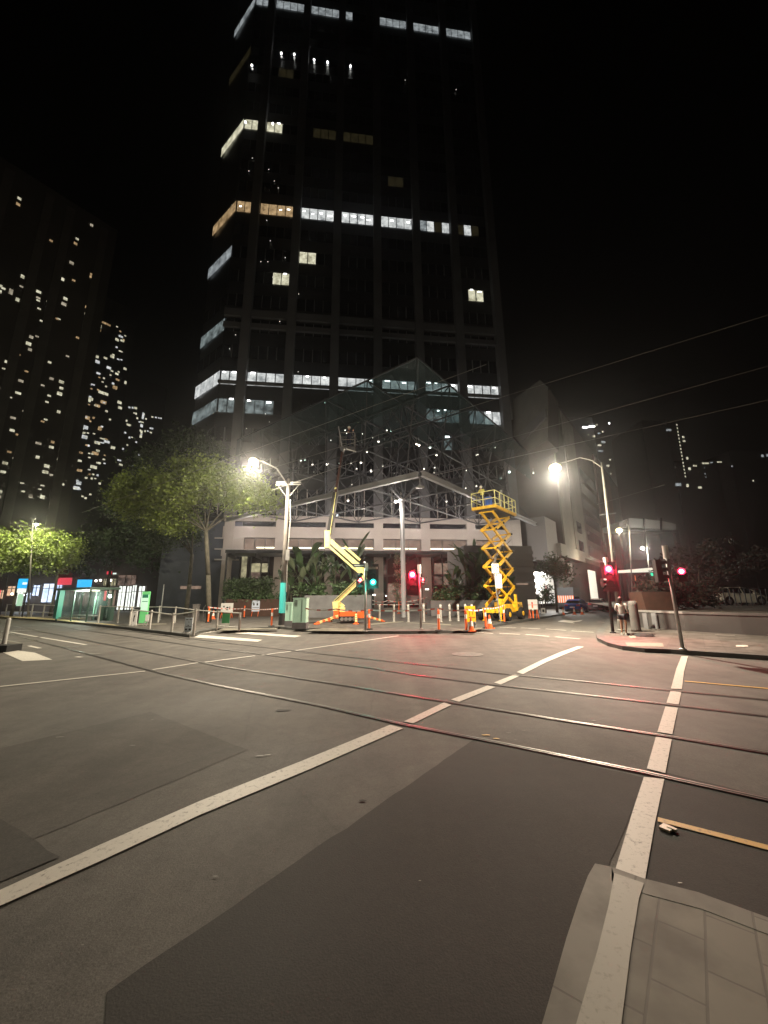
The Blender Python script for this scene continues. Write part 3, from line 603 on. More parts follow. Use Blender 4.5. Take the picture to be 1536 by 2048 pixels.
# big edge beams (double flange)
def ibeam(a, c, nm):
    x = MB(); x.bar(a, c, .34, .07); x.bar(Vector(a) - UP * .42, Vector(c) - UP * .42, .34, .07); x.bar(Vector(a) - UP * .21, Vector(c) - UP * .21, .06, .36); return x.build(nm, M['beam'], canopy)
ibeam(W(-.3, -.3, ZB + .2), W(33.2, -.3, ZB + .2), 'edge_beam'); ibeam(W(-.3, .1, ZB + .2), W(-.3, 30.0, ZB + .2), 'edge_beam')
# glass: upper skins of the two street faces and the roof
for k in range(N5):
    g = MB(); g.poly([W(k * CELL + .05, -.06, 18.6), W((k + 1) * CELL - .05, -.06, 18.6), W((k + 1) * CELL - .05, -.06, ZTOP), W(k * CELL + .05, -.06, ZTOP)]); g.build('glass_panel', M['canopyglass'], canopy)
    g = MB(); g.poly([W(-.06, k * CELL + .05, 18.6), W(-.06, (k + 1) * CELL - .05, 18.6), W(-.06, (k + 1) * CELL - .05, ZTOP), W(-.06, k * CELL + .05, ZTOP)]); g.build('glass_panel', M['canopyglass'], canopy)
for i, j in cells:
    g = MB(); c_ = (.06, .06), (5.94, .06), (5.94, 5.94), (.06, 5.94)
    g.poly([W(i * CELL + a, j * CELL + c, ZTOP + .14) for a, c in c_]); g.build('glass_roof_panel', M['canopyglass'], canopy)
# hung downlights
dl = [(679, 932), (722, 925), (693, 872 + 0), (712, 942), (764, 937), (734, 904), (655, 933), (611, 925), (603, 926), (586, 970), (592, 998), (696, 1001), (796, 1003), (873, 910), (872, 942), (833, 888), (838, 890), (928, 945), (1060, 950), (948, 915), (951, 914), (1013, 948), (893, 1003), (845, 942), (866, 940), (662, 886), (725, 873), (772, 866), (780, 868), (744, 881), (757, 883), (793, 937), (985, 900), (626, 934), (703, 973), (650, 812), (741, 946), (702, 931), (690, 866), (927, 980), (865, 950), (578, 1010), (860, 895), (948, 976)]
for k, (x, y) in enumerate(dl):
    zc = ZB - .35 if y > 925 else (ZM - 1.2)
    d = ray(x, y); t = (zc - H) / d.z; q = Vector((0, 0, H)) + d * t
    uu = (Vector((q.x, q.y, 0)) - CC).dot(U); vv = (Vector((q.x, q.y, 0)) - CC).dot(V)
    if uu < -.2 or vv < -.2 or uu + vv > 30.5: 
        q = TP.p(x, y) + TP.n * 1.0
    big = k % 3 == 0
    sz_ = (.55, 1.25, .7, .9, .45)[k % 5]; x_ = MB(); x_.lathe([(.05, .22), (.13, .1), (.15, 0)], q, 8)
    x_.tube(q + UP * .2, q + UP * .75, .015, n=4); o = x_.build('downlight', M['steel'], canopy)
    y_ = MB(); y_.ball(q - UP * .02, (.13 if big else .085) * sz_, 8); y_.build('downlight_lens', E_['down'] if k % 7 else E_['downg'], o, world=True) if False else y_.build('downlight_lens', E_['down'] if k % 7 else E_['downg'], canopy)
for u, v, z in ((4, 4, 10.6), (14, 4, 10.8), (4, 14, 10.8), (12, 12, 10.9), (22, 3, 10.8), (3, 22, 10.8)):
    point('canopy_light', W(u, v, z), 14, (1, .88, .72), canopy, .15)
for u, v, z in ((6, 6, 14.5), (15, 5, 14.5), (5, 15, 14.5)):
    point('canopy_uplight', W(u, v, z), 9, (.85, .95, 1), canopy, .15)
# hanging bell lamp near the corner
q = at(840, 975, 31.5); x_ = MB(); x_.tube(q + UP * 1.0, q + UP * .2, .03, n=5); x_.lathe([(.08, .3), (.16, .12), (.38, .06), (.38, 0), (.1, -.05)], q, 12); x_.build('pendant_lamp', M['steel'], canopy)
# column with V head
cb = gp(808, 1235, PZ); ctop = at(804, 1000, cb.y)
colm = thing('canopy_column', 'slim grey steel column with a forked head carrying the canopy corner', 'column', cb)
MB().lathe([(.26, 0), (.26, .06), (.2, .1), (.2, ctop.z - PZ)], cb, 14).build('shaft', M['beam'], colm, smooth=True)
for e in ((780, 966), (833, 956)):
    d = at(e[0], e[1], cb.y); MB().tube(ctop, (d.x, d.y, ZB - .2), .10, n=8).build('fork_arm', M['frame'], colm)
MB().lathe([(.26, -.12), (.34, 0), (.26, .1)], ctop, 12).build('collar', M['beam'], colm)
bb = MB().ball(at(792, 1003, cb.y), .13, 8); bb.build('floodlight', E_['down'], colm)
point('column_light', at(790, 1006, cb.y) + Vector((0, -.2, -.2)), 60, (1, .9, .78), colm)

# ================================================================== OTHER BUILDINGS
def tower_block(name, label, px_right, py_base, px_top, Y, ztop, length, depth, wallm, wins, litm, floor=3.0, strips=None, cat='building'):
    """block whose long face recedes along U and ends at a right-hand vertical edge seen at (px_right,py_base)"""
    e = at(px_right, py_base, Y); e = Vector((e.x, e.y, 0)); t = thing(name, label, cat, e)
    P = Plane(e, -U)
    if P.n.dot(-e) < 0: P.n = -P.n
    a = e; c = e - U * length; d = c + V * depth; f = e + V * depth
    MB().prism([(p.x, p.y) for p in (a, c, d, f)], 0, ztop).build('wall', wallm, t)
    if strips:
        for s in strips[0]:
            x = MB(); q = lambda z: [P.w(s, z, -.1), P.w(s + strips[1], z, -.1), P.w(s + strips[1], z, .5), P.w(s, z, .5)]
            x.hexa(q(0), q(ztop - 2)); x.build('wall_fin', M['aptfin'], t)
    n = 0
    for (x, y, wpx, hpx) in wins:
        s_, z_ = P.sz(x, y)
        if not (-.2 <= s_ <= length): continue
        s1, z1 = P.sz(x + wpx, y + hpx * .0); s2, z2 = P.sz(x, y + hpx)
        mb = MB(); z0 = z2; mm = litm[rnd.randrange(len(litm))]
        dz = abs(z_ - z2) * .8; ds = max(.6, abs(s_ - s1) * .85)
        mb.poly([P.w(s_, z_ - dz, .12), P.w(s_ + ds, z_ - dz, .12), P.w(s_ + ds, z_, .12), P.w(s_, z_, .12)])
        mb.build('window', mm, t); n += 1
    return t, P
f28 = lambda L: [(x / 2.845, 380 + y / 2.845, w_ / 2.845, h_ / 2.845) for x, y, w_, h_ in L]
def rwins(poly_rows, seed, n):
    r = random.Random(seed); out = []
    for k in range(n):
        y = r.uniform(*poly_rows[0]); t = (y - poly_rows[0][0]) / (poly_rows[0][1] - poly_rows[0][0])
        x0 = poly_rows[1][0] * (1 - t) + poly_rows[1][1] * t; x1 = poly_rows[2][0] * (1 - t) + poly_rows[2][1] * t
        x = r.uniform(x0, x1); y = round(y / 8.0) * 8 + (x - x0) * .12; out.append((x, y, r.choice((2, 3, 4, 6, 9)), r.choice((3, 4, 5))))
    return out
w1 = f28([(122, 50, 28, 18), (116, 82, 30, 20), (530, 200, 8, 18), (300, 290, 24, 14), (448, 280, 18, 14), (440, 305, 24, 18), (420, 415, 30, 20), (428, 515, 12, 14), (530, 480, 10, 36), (366, 505, 12, 22), (140, 490, 10, 24), (14, 545, 28, 18), (10, 575, 28, 22), (76, 570, 10, 40), (112, 620, 12, 26), (180, 575, 12, 32), (234, 580, 34, 18), (230, 615, 30, 14), (384, 618, 28, 20), (378, 648, 34, 22), (502, 665, 16, 20), (498, 705, 16, 18), (494, 742, 12, 10), (278, 722, 10, 24), (264, 790, 14, 26), (190, 835, 28, 20), (178, 872, 36, 24), (182, 905, 26, 20), (250, 885, 8, 18), (50, 975, 12, 20), (134, 1085, 36, 18), (204, 1085, 14, 22), (306, 1072, 30, 18), (364, 1090, 34, 20), (360, 1125, 26, 18), (354, 1155, 34, 24), (120, 1155, 40, 16), (290, 1170, 24, 12), (344, 1258, 18, 20), (90, 1295, 38, 16), (84, 1365, 34, 18), (236, 1440, 40, 16), (310, 1430, 24, 18), (306, 1460, 32, 18), (226, 1515, 26, 22), (282, 1565, 36, 24), (276, 1600, 40, 22), (46, 1550, 38, 20), (34, 1600, 38, 18), (188, 1735, 26, 26), (256, 1740, 34, 24), (14, 1710, 40, 22), (6, 1740, 40, 20), (0, 1780, 42, 26), (418, 1165, 10, 30), (430, 1105, 10, 20), (270, 1305, 22, 12), (66, 1488, 30, 14)])
tw1, P1 = tower_block('apartment_tower', 'broad dark grey apartment tower with few lit windows at the far left', 145, 980, 0, 84, 98, 55, 30, M['apt'], w1 + rwins(((560, 1000), (0, 0), (180, 140)), 15, 40), [E_['warm'], E_['warm'], E_['amber'], E_['pale']], strips=([2, 9, 13, 20, 24, 31, 35, 42], 1.6))
w2_ = f28([(535, 745, 20, 22), (548, 775, 24, 20), (545, 800, 30, 16), (578, 770, 20, 24), (575, 795, 20, 20), (630, 768, 66, 14), (700, 835, 30, 14), (676, 850, 24, 18), (706, 858, 26, 14), (508, 895, 18, 18), (534, 905, 30, 22), (562, 945, 30, 20), (568, 975, 30, 22), (492, 985, 26, 28), (650, 945, 26, 20), (632, 1010, 30, 18), (674, 1045, 22, 14), (500, 1065, 40, 20), (504, 1092, 30, 18), (668, 1120, 32, 24), (616, 1158, 66, 20), (530, 1185, 40, 22), (606, 1205, 40, 22), (570, 1225, 34, 20), (692, 1205, 28, 20), (694, 1236, 26, 18), (474, 1255, 28, 18), (512, 1290, 44, 26), (466, 1310, 36, 22), (502, 1345, 48, 26), (580, 1350, 26, 28), (454, 1365, 40, 24), (498, 1400, 40, 26), (450, 1400, 36, 24), (570, 1435, 38, 20), (624, 1430, 40, 18), (656, 1462, 30, 20), (436, 1510, 42, 26), (562, 1495, 46, 22), (440, 1535, 30, 18), (552, 1572, 44, 22), (468, 1592, 36, 18), (464, 1660, 34, 26), (454, 1690, 42, 24), (684, 1525, 52, 12), (690, 1545, 46, 18), (402, 1735, 8, 18), (476, 1740, 12, 12), (720, 1015, 20, 16), (720, 1090, 14, 22)])
tw2, P2 = tower_block('apartment_tower', 'narrow black residential tower crowded with small warm lit windows, right of the broad grey one', 225, 960, 0, 126, 108, 24, 26, M['aptd'], w2_ + rwins(((650, 1000), (190, 150), (258, 200)), 5, 50)+rwins(((760, 960), (175, 155), (235, 205)), 6, 30), [E_['warm'], E_['warm'], E_['cool'], E_['amber']])
w3_ = f28([(742, 1235, 14, 12), (760, 1235, 12, 14), (780, 1238, 20, 16), (822, 1270, 14, 46), (786, 1295, 12, 14), (814, 1335, 18, 22), (812, 1370, 14, 24), (808, 1395, 16, 22), (718, 1380, 14, 10), (742, 1405, 12, 14), (872, 1290, 14, 10), (892, 1292, 12, 10), (908, 1295, 10, 10), (920, 1297, 10, 10), (872, 1355, 24, 12), (864, 1378, 14, 10)])
tw3, P3 = tower_block('apartment_tower', 'small distant black tower with a cluster of tiny lights above the plane tree', 322, 880, 0, 160, 96, 30, 26, M['aptd'], w3_ + rwins(((820, 940), (255, 240), (300, 290)), 9, 26), [E_['warm'], E_['cool']])

# hotel with the slanted concrete underside, right of the office tower
Eh = at(1096, 880, 46); Eh = Vector((Eh.x, Eh.y, 0))
hotel = thing('hotel_building', 'brown concrete hotel block with a pale slanted projecting corner beside the tower', 'building', Eh)
hd = Vector((-.1175, .993, 0))
zE = at(1096, 880, 46).z
HP = Plane(Eh, hd)
def hpt(x, y): return HP.p(x, y)
A_ = [hpt(1096, 880), hpt(1056, 905), hpt(1027, 872), hpt(1026, 800), hpt(1080, 760), hpt(1096, 775)]
A_ = [Vector((p.x, p.y, p.z)) for p in A_]
b = MB(); back = [p + U * 5 for p in A_]; n = len(A_)
b.add(A_ + back, [list(range(n)), list(range(n, 2 * n))[::-1]] + [(i, n + i, n + (i + 1) % n, (i + 1) % n) for i in range(n)])
b.m = [0, 0] + [1] * (len(b.f) - 2); b.build('projecting_wall', [M['hotel'], M['hoteld']], hotel)
b = MB(); off = HP.n * (.25 if HP.n.dot(-Eh) > 0 else -.25)
q = [hpt(1040, 868) + off, hpt(1048, 882) + off, hpt(1095, 836) + off, hpt(1094, 817) + off]; qi = [p - off * 1.5 for p in q]
b.hexa(qi, q); b.build('slanted_band', M['louvre'], hotel)
# lower street frontage
SP = Plane(gp(1066, 1224, PZ) + V * .5, U)
if SP.n.dot(-SP.p0) < 0: SP.n = -SP.n
def spw(x, y, off=0): q = SP.p(x, y); return q + SP.n * off
def fbox(mb, x0, y0, x1, y1, o0, o1):
    ym = (y0 + y1) / 2; s0 = SP.sz(x0, ym)[0]; s1 = SP.sz(x1, ym)[0]; z1 = SP.sz((x0 + x1) / 2, y0)[1]; z0 = max(SP.sz((x0 + x1) / 2, y1)[1], PZ)
    mb.hexa([SP.w(s0, z0, o0), SP.w(s1, z0, o0), SP.w(s1, z0, o1), SP.w(s0, z0, o1)], [SP.w(s0, z1, o0), SP.w(s1, z1, o0), SP.w(s1, z1, o1), SP.w(s0, z1, o1)])
sq, zq = SP.sz(1119, 812); zl = SP.sz(1119, 1098)[1]
for nm, za, zb_, o0, m_ in (('upper_wall', zl, zq, -.05, 'hoteld'), ('ground_floor_wall', PZ, zl, -2.2, 'hoteld')):
    b = MB(); q = lambda z: [SP.w(sq, z, -14), SP.w(sq + 70, z, -14), SP.w(sq + 70, z, o0), SP.w(sq, z, o0)]
    b.hexa(q(za), q(zb_)); b.build(nm, M[m_], hotel)
for x0, x1, m_, o_ in ((1119.5, 1139, 'hotel', .14), (1141, 1162, 'hotel', .10), (1196, 1206, 'brickred', .3), (1213, 1222, 'brickred', .3)):
    b = MB(); sa_, sb2 = SP.sz(x0, 1000)[0], SP.sz(x1, 1000)[0]; q = lambda z: [SP.w(sa_, z, -.1), SP.w(sb2, z, -.1), SP.w(sb2, z, o_), SP.w(sa_, z, o_)]
    b.hexa(q(zl + .02), q(zq - 1)); b.build('facade_panel', M[m_], hotel)
for k in range(6):
    sa_ = SP.sz(1166, 1000)[0]; sb2 = SP.sz(1192, 1000)[0]; z_ = zl + .6 + k * 3.2; b = MB(); b.poly([SP.w(sa_, z_, .02), SP.w(sb2, z_, .02), SP.w(sb2, z_ + 2.1, .02), SP.w(sa_, z_ + 2.1, .02)]); b.build('window', M['dwin'], hotel)
for k in range(2):
    sa_, sb2 = SP.sz(1146, 1000)[0], SP.sz(1155, 1000)[0]; z_ = zl + .8 + k * 3.4; b = MB(); b.poly([SP.w(sa_, z_, .13), SP.w(sb2, z_, .13), SP.w(sb2, z_ + 2, .13), SP.w(sa_, z_ + 2, .13)]); b.build('window', M['dwin'], hotel)
b = MB(); fbox(b, 1118, 1096, 1165, 1118, -1.2, .35); b.build('lintel_beam', M['hotel'], hotel)
b = MB(); fbox(b, 1124, 1118, 1132, 1216, -.5, .1); b.build('column', M['hotel'], hotel)
b = MB(); fbox(b, 1098, 1040, 1119, 1120, -3, -.3); b.build('rough_wall', M['louvre'], hotel)
for r, m in (((1146, 1125, 1156, 1160), 'louvre'), ((1131, 1150, 1150, 1176), 'louvre')):
    b = MB(); fbox(b, *r, -2, -.8); b.build('window', M[m], hotel)
b = MB(); fbox(b, 1186, 1142, 1198, 1206, -.6, -.35); b.build('lit_doorway', E_['white'], hotel)
point('frontage_light', spw(1150, 1120, 2.5), 110, (1, .85, .62), hotel)
# patterned lit wall with graffiti
wx = SP.sz(1068, 1150)[0]; pw = thing('patterned_wall', 'brightly lit white wall speckled with black pattern beside the hotel column', 'wall', SP.w(wx, PZ, -1.0))
b = MB(); fbox(b, 1066, 1147, 1124, 1208, -1.6, -1.0); b.build('panel', E_['patt'], pw)  # wall face emits a glow in place of lamplight falling on it
b = MB(); r_ = random.Random(3); s0, z1 = SP.sz(1072, 1149); s1, z0 = SP.sz(1123, 1204)
for k in range(150):
    s_ = s0 + (s1 - s0) * r_.random() ** .75; z_ = r_.uniform(z0, z1); r0_ = r_.uniform(.05, .16)
    b.poly([SP.w(s_ + math.cos(t) * r0_ * r_.uniform(.5, 1.3), z_ + math.sin(t) * r0_ * r_.uniform(.5, 1.2), -.985) for t in [i * 1.05 for i in range(6)]])
b.build('speckle_pattern', M['ink'], pw)
b = MB()
for k in range(5):
    y = 1174 + k * 6; q = spw(1107 + k * .4, y, -.96); 
    for dx, dz in ((-.16, 0), (.16, 0), (0, .16), (0, -.16)): b.box(q + U * dx + UP * dz, (.34 if dz else .07, .02, .07 if dz else .3), ROTU)
b.build('graffiti', M['red'], pw)
b = MB(); fbox(b, 1062, 1145, 1085, 1147, -1.0, .4); b.build('lamp_hood', M['steel'], pw)
for x in (1063, 1078):
    bb = MB(); bb.ball(spw(x, 1147, .4), .16, 8); bb.build('wall_lamp', E_['lampc'], pw)
point('wall_lamp_light', spw(1082, 1150, 1.2), 220, (1, .97, .9), pw)
# ribbed grey service block beyond the scissor lift
sv = thing('service_block', 'low grey block with horizontal ribs standing behind the yellow scissor lift', 'building', at(1030, 1215, 39).xy.to_3d())
vP = Plane(at(1030, 1215, 39).xy.to_3d(), fT)
if vP.n.dot(Vector((0, -1, 0))) < 0: vP.n = -vP.n
a0 = vP.sz(930, 1150)[0]; a1, zt = vP.sz(1063, 1092)
b = MB(); b.hexa([vP.w(a0, PZ, -6), vP.w(a1, PZ, -6), vP.w(a1, PZ), vP.w(a0, PZ)], [vP.w(a0, zt, -6), vP.w(a1, zt, -6), vP.w(a1, zt), vP.w(a0, zt)]); b.build('block_wall', M['louvre'], sv)
for k in range(9):
    z = 1.0 + k * (zt - 1.2) / 9; b = MB(); b.hexa([vP.w(a0 + .1, z, 0), vP.w(a1 + .06, z, 0), vP.w(a1 + .06, z, .1), vP.w(a0 + .1, z, .1)], [vP.w(a0 + .1, z + .34, 0), vP.w(a1 + .06, z + .34, 0), vP.w(a1 + .06, z + .34, .1), vP.w(a0 + .1, z + .34, .1)]); b.build('rib', M['louvre'], sv)
b = MB(); s0, z1 = vP.sz(1031, 1166); s1, z0 = vP.sz(1055, 1170); b.poly([vP.w(s0, z0, .13), vP.w(s1, z0, .13), vP.w(s1, z1, .13), vP.w(s0, z1, .13)]); b.build('light_slot', E_['room'], sv)
# dark podium left of the tower
dP = Plane(at(480, 1200, 50).xy.to_3d(), fT)
if dP.n.y > 0: dP.n = -dP.n
pd = thing('podium_block', 'windowless blue-black podium building behind the tree trunk', 'building', dP.p0)
b = MB(); a0 = dP.sz(318, 1150)[0]; zt = dP.sz(400, 1042)[1]
b.hexa([dP.w(a0, PZ, -20), dP.w(-.4, PZ, -20), dP.w(-.4, PZ), dP.w(a0, PZ)], [dP.w(a0, zt, -20), dP.w(-.4, zt, -20), dP.w(-.4, zt), dP.w(a0, zt)]); b.build('wall', M['pod'], pd)
for y0, y1, o in ((1097, 1100, .25), (1075, 1078, .2), (1118, 1121, .3)):
    b = MB(); s0, z1 = dP.sz(430, y0); s1, z0 = dP.sz(478, y1); b.hexa([dP.w(s0, z0, 0), dP.w(-.5, z0, 0), dP.w(-.5, z0, o), dP.w(s0, z0, o)], [dP.w(s0, z1, 0), dP.w(-.5, z1, 0), dP.w(-.5, z1, o), dP.w(s0, z1, o)]); b.build('ledge', M['concrete'], pd)
b = MB(); s0, z1 = dP.sz(361, 1172); s1, z0 = dP.sz(402, 1178); b.hexa([dP.w(s0, z0, .0), dP.w(s1, z0, .0), dP.w(s1, z0, .05), dP.w(s0, z0, .05)], [dP.w(s0, z1, .0), dP.w(s1, z1, .0), dP.w(s1, z1, .05), dP.w(s0, z1, .05)]); b.build('light_slot', E_['room'], pd)
# left shop row along the tram street
s0_ = gp(296, 1222, PZ); s9_ = at(-60, 1200, 62); LP = Plane((s0_.x, s0_.y, 0), (s9_.x - s0_.x, s9_.y - s0_.y, 0))
if LP.n.dot(-LP.p0) < 0: LP.n = -LP.n
shops = thing('shop_row', 'row of brightly lit shopfronts behind the tram stop at far left', 'building', LP.p0)
b = MB(); b.hexa([LP.w(-2, PZ, -14), LP.w(48, PZ, -14), LP.w(48, PZ, -.2), LP.w(-2, PZ, -.2)], [LP.w(-2, 9.5, -14), LP.w(48, 9.5, -14), LP.w(48, 9.5, -.2), LP.w(-2, 9.5, -.2)]); b.build('wall', M['hoteld'], shops)
def spanel(x0, y0, x1, y1, m, nm='shop_window', off=0.0):
    ym = (y0 + y1) / 2; sa = LP.sz(x1, ym)[0]; sb_ = LP.sz(x0, ym)[0]; z1 = LP.sz((x0 + x1) / 2, y0)[1]; z0 = LP.sz((x0 + x1) / 2, y1)[1]; z0 = max(z0, .2); mb = MB(); mb.poly([LP.w(sa, z0, off), LP.w(sb_, z0, off), LP.w(sb_, z1, off), LP.w(sa, z1, off)]); o = mb.build(nm, m, shops)
    if nm == 'shop_window':
        fb = MB()
        for s_ in (sa, (sa + sb_) / 2, sb_): fb.bar(LP.w(s_, z0, off + .06), LP.w(s_, z1, off + .06), .07)
        for z_ in (z0, z1, z0 + (z1 - z0) * .74): fb.bar(LP.w(sa, z_, off + .08), LP.w(sb_, z_, off + .08), .09)
        fb.build('window_frame', M['black'], shops)
    return o
for r, mk in (((236, 1172, 250, 1220), 'shop'), ((252, 1172, 262, 1220), 'shop'), ((263, 1170, 272, 1220), 'shop'), ((276, 1172, 289, 1215), 'shop'), ((207, 1157, 214, 1172), 'roomy'), ((222, 1157, 233, 1172), 'roomy'), ((85, 1167, 110, 1205), 'shopb'), ((66, 1170, 80, 1192), 'shopb'), ((15, 1172, 32, 1192), 'shopw'), ((0, 1180, 8, 1198), 'shopw'), ((34, 1175, 46, 1210), 'shop'), ((112, 1165, 124, 1200), 'shopb'),
               ((130, 1180, 150, 1212), 'roomd'), ((160, 1180, 196, 1212), 'roomd'), ((214, 1180, 232, 1212), 'room'), ((-60, 1175, -10, 1205), 'shopw'), ((50, 1185, 62, 1205), 'shopb')):
    spanel(*r, E_[mk])
for x0, x1 in ((236, 250), (252, 262), (263, 272)): spanel(x0, 1150, x1, 1171, E_['roomd'], 'upper_window')
spanel(219, 1143, 229, 1149, E_['redsign'], 'red_shop_sign', .5); spanel(231, 1146, 238, 1149, E_['skyw'], 'small_sign', .5)
spanel(122, 1130, 150, 1156, mat('brick_red', (.16, .035, .015), .8), 'awning_panel', .35)
spanel(122, 1156, 151, 1170, E_['redsign'], 'red_awning_sign', .6); spanel(0, 1180, 9, 1196, E_['redsign'], 'red_awning_sign', .6)
for x, y in ((201, 1162), (210, 1161), (230, 1161), (57, 1190), (35, 1188)): 
    q = LP.p(x, y) + LP.n * .8; bb = MB(); bb.ball(q, .17, 6); bb.build('shop_lamp', E_['down'], shops)
b = MB()

point('shop_glow', LP.w(5, 2.5, 2.5), 30, (.95, 1, .9), shops); point('shop_glow', LP.w(18, 2.5, 2.5), 40, (.9, .97, 1), shops); point('shop_glow', LP.w(34, 2.5, 2.5), 40, (1, .85, .7), shops)

# distant right towers
def far_tower(label, x0, x1, ytop, Y, wall, lights, dx=0):
    l = at(x0, 1100, Y); r = at(x1, 1100, Y); zt = at((x0 + x1) / 2, ytop, Y).z
    t = thing('distant_tower', label, 'building', (l.x, l.y, 0)); P = Plane((l.x, l.y, 0), (1, 0, 0))
    MB().prism([(l.x, Y), (r.x, Y), (r.x, Y + 25), (l.x, Y + 25)], 0, zt).build('wall', wall, t)
    for (x, y, wp, hp, mk) in lights:
        q0 = at(x, y, Y - .3); q1 = at(x + wp, y + hp, Y - .3); mb = MB(); mb.poly([(q0.x, Y - .3, q1.z), (q1.x, Y - .3, q1.z), (q1.x, Y - .3, q0.z), (q0.x, Y - .3, q0.z)]); mb.build('window', E_[mk], t)
    return t
far_tower('dark distant tower with a short bright light bar near its top', 1140, 1220, 835, 150, M['aptd'], [(1165, 853, 11, 3, 'spot'), (1178, 851, 12, 3, 'spot'), (1192, 848, 3, 3, 'warm'), (1174, 842, 3, 2, 'warm'), (1217, 845, 3, 3, 'spot'), (1175, 868, 4, 3, 'warm'), (1185, 871, 6, 3, 'warm'), (1195, 865, 6, 3, 'grey'), (1204, 862, 3, 3, 'warm'), (1202, 882, 9, 4, 'grey'), (1195, 889, 8, 3, 'warm'), (1197, 900, 9, 4, 'grey'), (1141, 898, 12, 3, 'warm'), (1218, 918, 4, 3, 'warm'), (1212, 930, 7, 3, 'warm'), (1220, 946, 3, 3, 'warm')])
far_tower('slim black distant tower marked by a vertical string of lights', 1325, 1378, 840, 170, M['aptd'], [(1352 + k * 1.15, 848 + k * 6.9, 3, 3, 'warm') for k in range(16)] + [(1364, 872, 5, 4, 'warm'), (1365, 880, 6, 4, 'warm'), (1372, 914, 5, 5, 'warm'), (1376, 935, 6, 5, 'warm'), (1332, 858, 11, 4, 'grey'), (1345, 936, 10, 2, 'dim'), (1350, 966, 13, 6, 'grey'), (1372, 968, 6, 6, 'warm')])
far_tower('wide low dark distant block with a thin lit roofline', 1380, 1470, 922, 175, M['aptd'], [(1386, 930, 8, 3, 'warm'), (1404, 925, 14, 3, 'warm'), (1420, 924, 6, 2, 'grey'), (1434, 923, 10, 2, 'warm'), (1408, 934, 2, 3, 'grey'), (1409, 946, 2, 3, 'grey'), (1411, 953, 2, 3, 'grey'), (1462, 931, 4, 3, 'grey'), (1396, 973, 8, 4, 'warm'), (1440, 962, 10, 1, 'dim')])
far_tower('dark distant block cut by the right edge with two pale windows', 1500, 1620, 900, 175, M['aptd'], [(1522, 909, 6, 5, 'grey'), (1532, 908, 10, 5, 'grey'), (1505, 960, 3, 3, 'warm')])
far_tower('low dark buildings closing the far end of the cross street', 1180, 1340, 1120, 130, M['hoteld'], [(1222 + k * 9 + (k * 37 % 5), 1150 + (k * 53 % 38), 4 if k % 3 else 7, 3, ('warm', 'amber', 'grey', 'amber')[k % 4]) for k in range(12)] + [(1269, 1151, 3, 10, 'orn')])
# curved pale canopy bridge and white entrance beam over the cross street
fb_ = thing('footbridge', 'pale curved glass roofed footbridge spanning the cross street', 'bridge', (at(1285, 1100, 75).x, 75, 0))
b = MB(); ptsb = [(1238, 1046), (1260, 1036), (1290, 1038), (1325, 1042), (1352, 1048)]; lo = [(1240, 1056), (1260, 1057), (1290, 1057), (1325, 1058), (1352, 1060)]
for i in range(4):
    A, B_ = at(*ptsb[i], 75), at(*ptsb[i + 1], 75); C_, D_ = at(*lo[i + 1], 75), at(*lo[i], 75); off = Vector((0, 6, 0))
    b.hexa([A, B_, C_, D_], [p + off for p in (A, B_, C_, D_)])
b.build('deck_canopy', M['canvas'], fb_)
b = MB(); b.bar(at(1240, 1060, 74.6), at(1352, 1063, 74.6), .4); 
for x in (1255, 1288, 1322): b.bar(at(x, 1036, 74.7), at(x, 1062, 74.7), .25)
b.bar(at(1243, 1060, 75), Vector((at(1243, 1060, 75).x, 75, 0)), .7); b.bar(at(1350, 1060, 75), Vector((at(1350, 1060, 75).x, 75, 0)), .7)
b.build('bridge_frame', M['black'], fb_)
point('bridge_light', at(1290, 1068, 73), 35, (1, .95, .85), fb_)
eb = thing('entrance_beam', 'long white lit fascia beam above the far entrance on the cross street', 'fascia', (at(1260, 1190, 60).x, 60, 0))
MB().hexa([at(1236, 1146, 60), at(1306, 1144, 60), at(1306, 1144, 62), at(1236, 1146, 62)], [at(1236, 1141, 60), at(1306, 1135, 60), at(1306, 1135, 62), at(1236, 1141, 62)]).build('beam', E_['white'], eb)
for x in (1240, 1303): MB().bar(at(x, 1144, 61), Vector((at(x, 1144, 61).x, 61, .13)), .35).build('post', M['black'], eb)
gb_ = MB(); gb_.bar(at(1303, 1146, 59.5), at(1308, 1160, 59.5), .22); gb_.build('green_light_bar', E_['grn'], eb)

# ================================================================== LAMPS, POLES, WIRES
def lamp_head(root, pos, w_, c, scale=1.0, lens=None, cut=False):
    b = MB(); pos = Vector(pos); b.lathe([(.05, .16), (.2 * scale, .12), (.28 * scale, .03), (.26 * scale, 0)], pos, 12); o = b.build('lamp_head', M['steel'], root)
    MB().ball(pos - UP * .03, .30 * scale, 16, .75).build('lamp_lens', lens or E_['lamp'], root)
    if cut == 2: spot('lamp_light', pos - UP * .34, (-.36, .1, -1), w_, c, root, 156, .5, .16); point('lamp_spill', pos - UP * .36, 620, c, root, .16)
    elif cut: spot('lamp_light', pos - UP * .34, (0, 0, -1), w_, c, root, 165, .35, .16); point('lamp_spill', pos - UP * .34, 260, c, root, .16)
    else: point('lamp_light', pos - UP * .32, w_, c, root, .16)
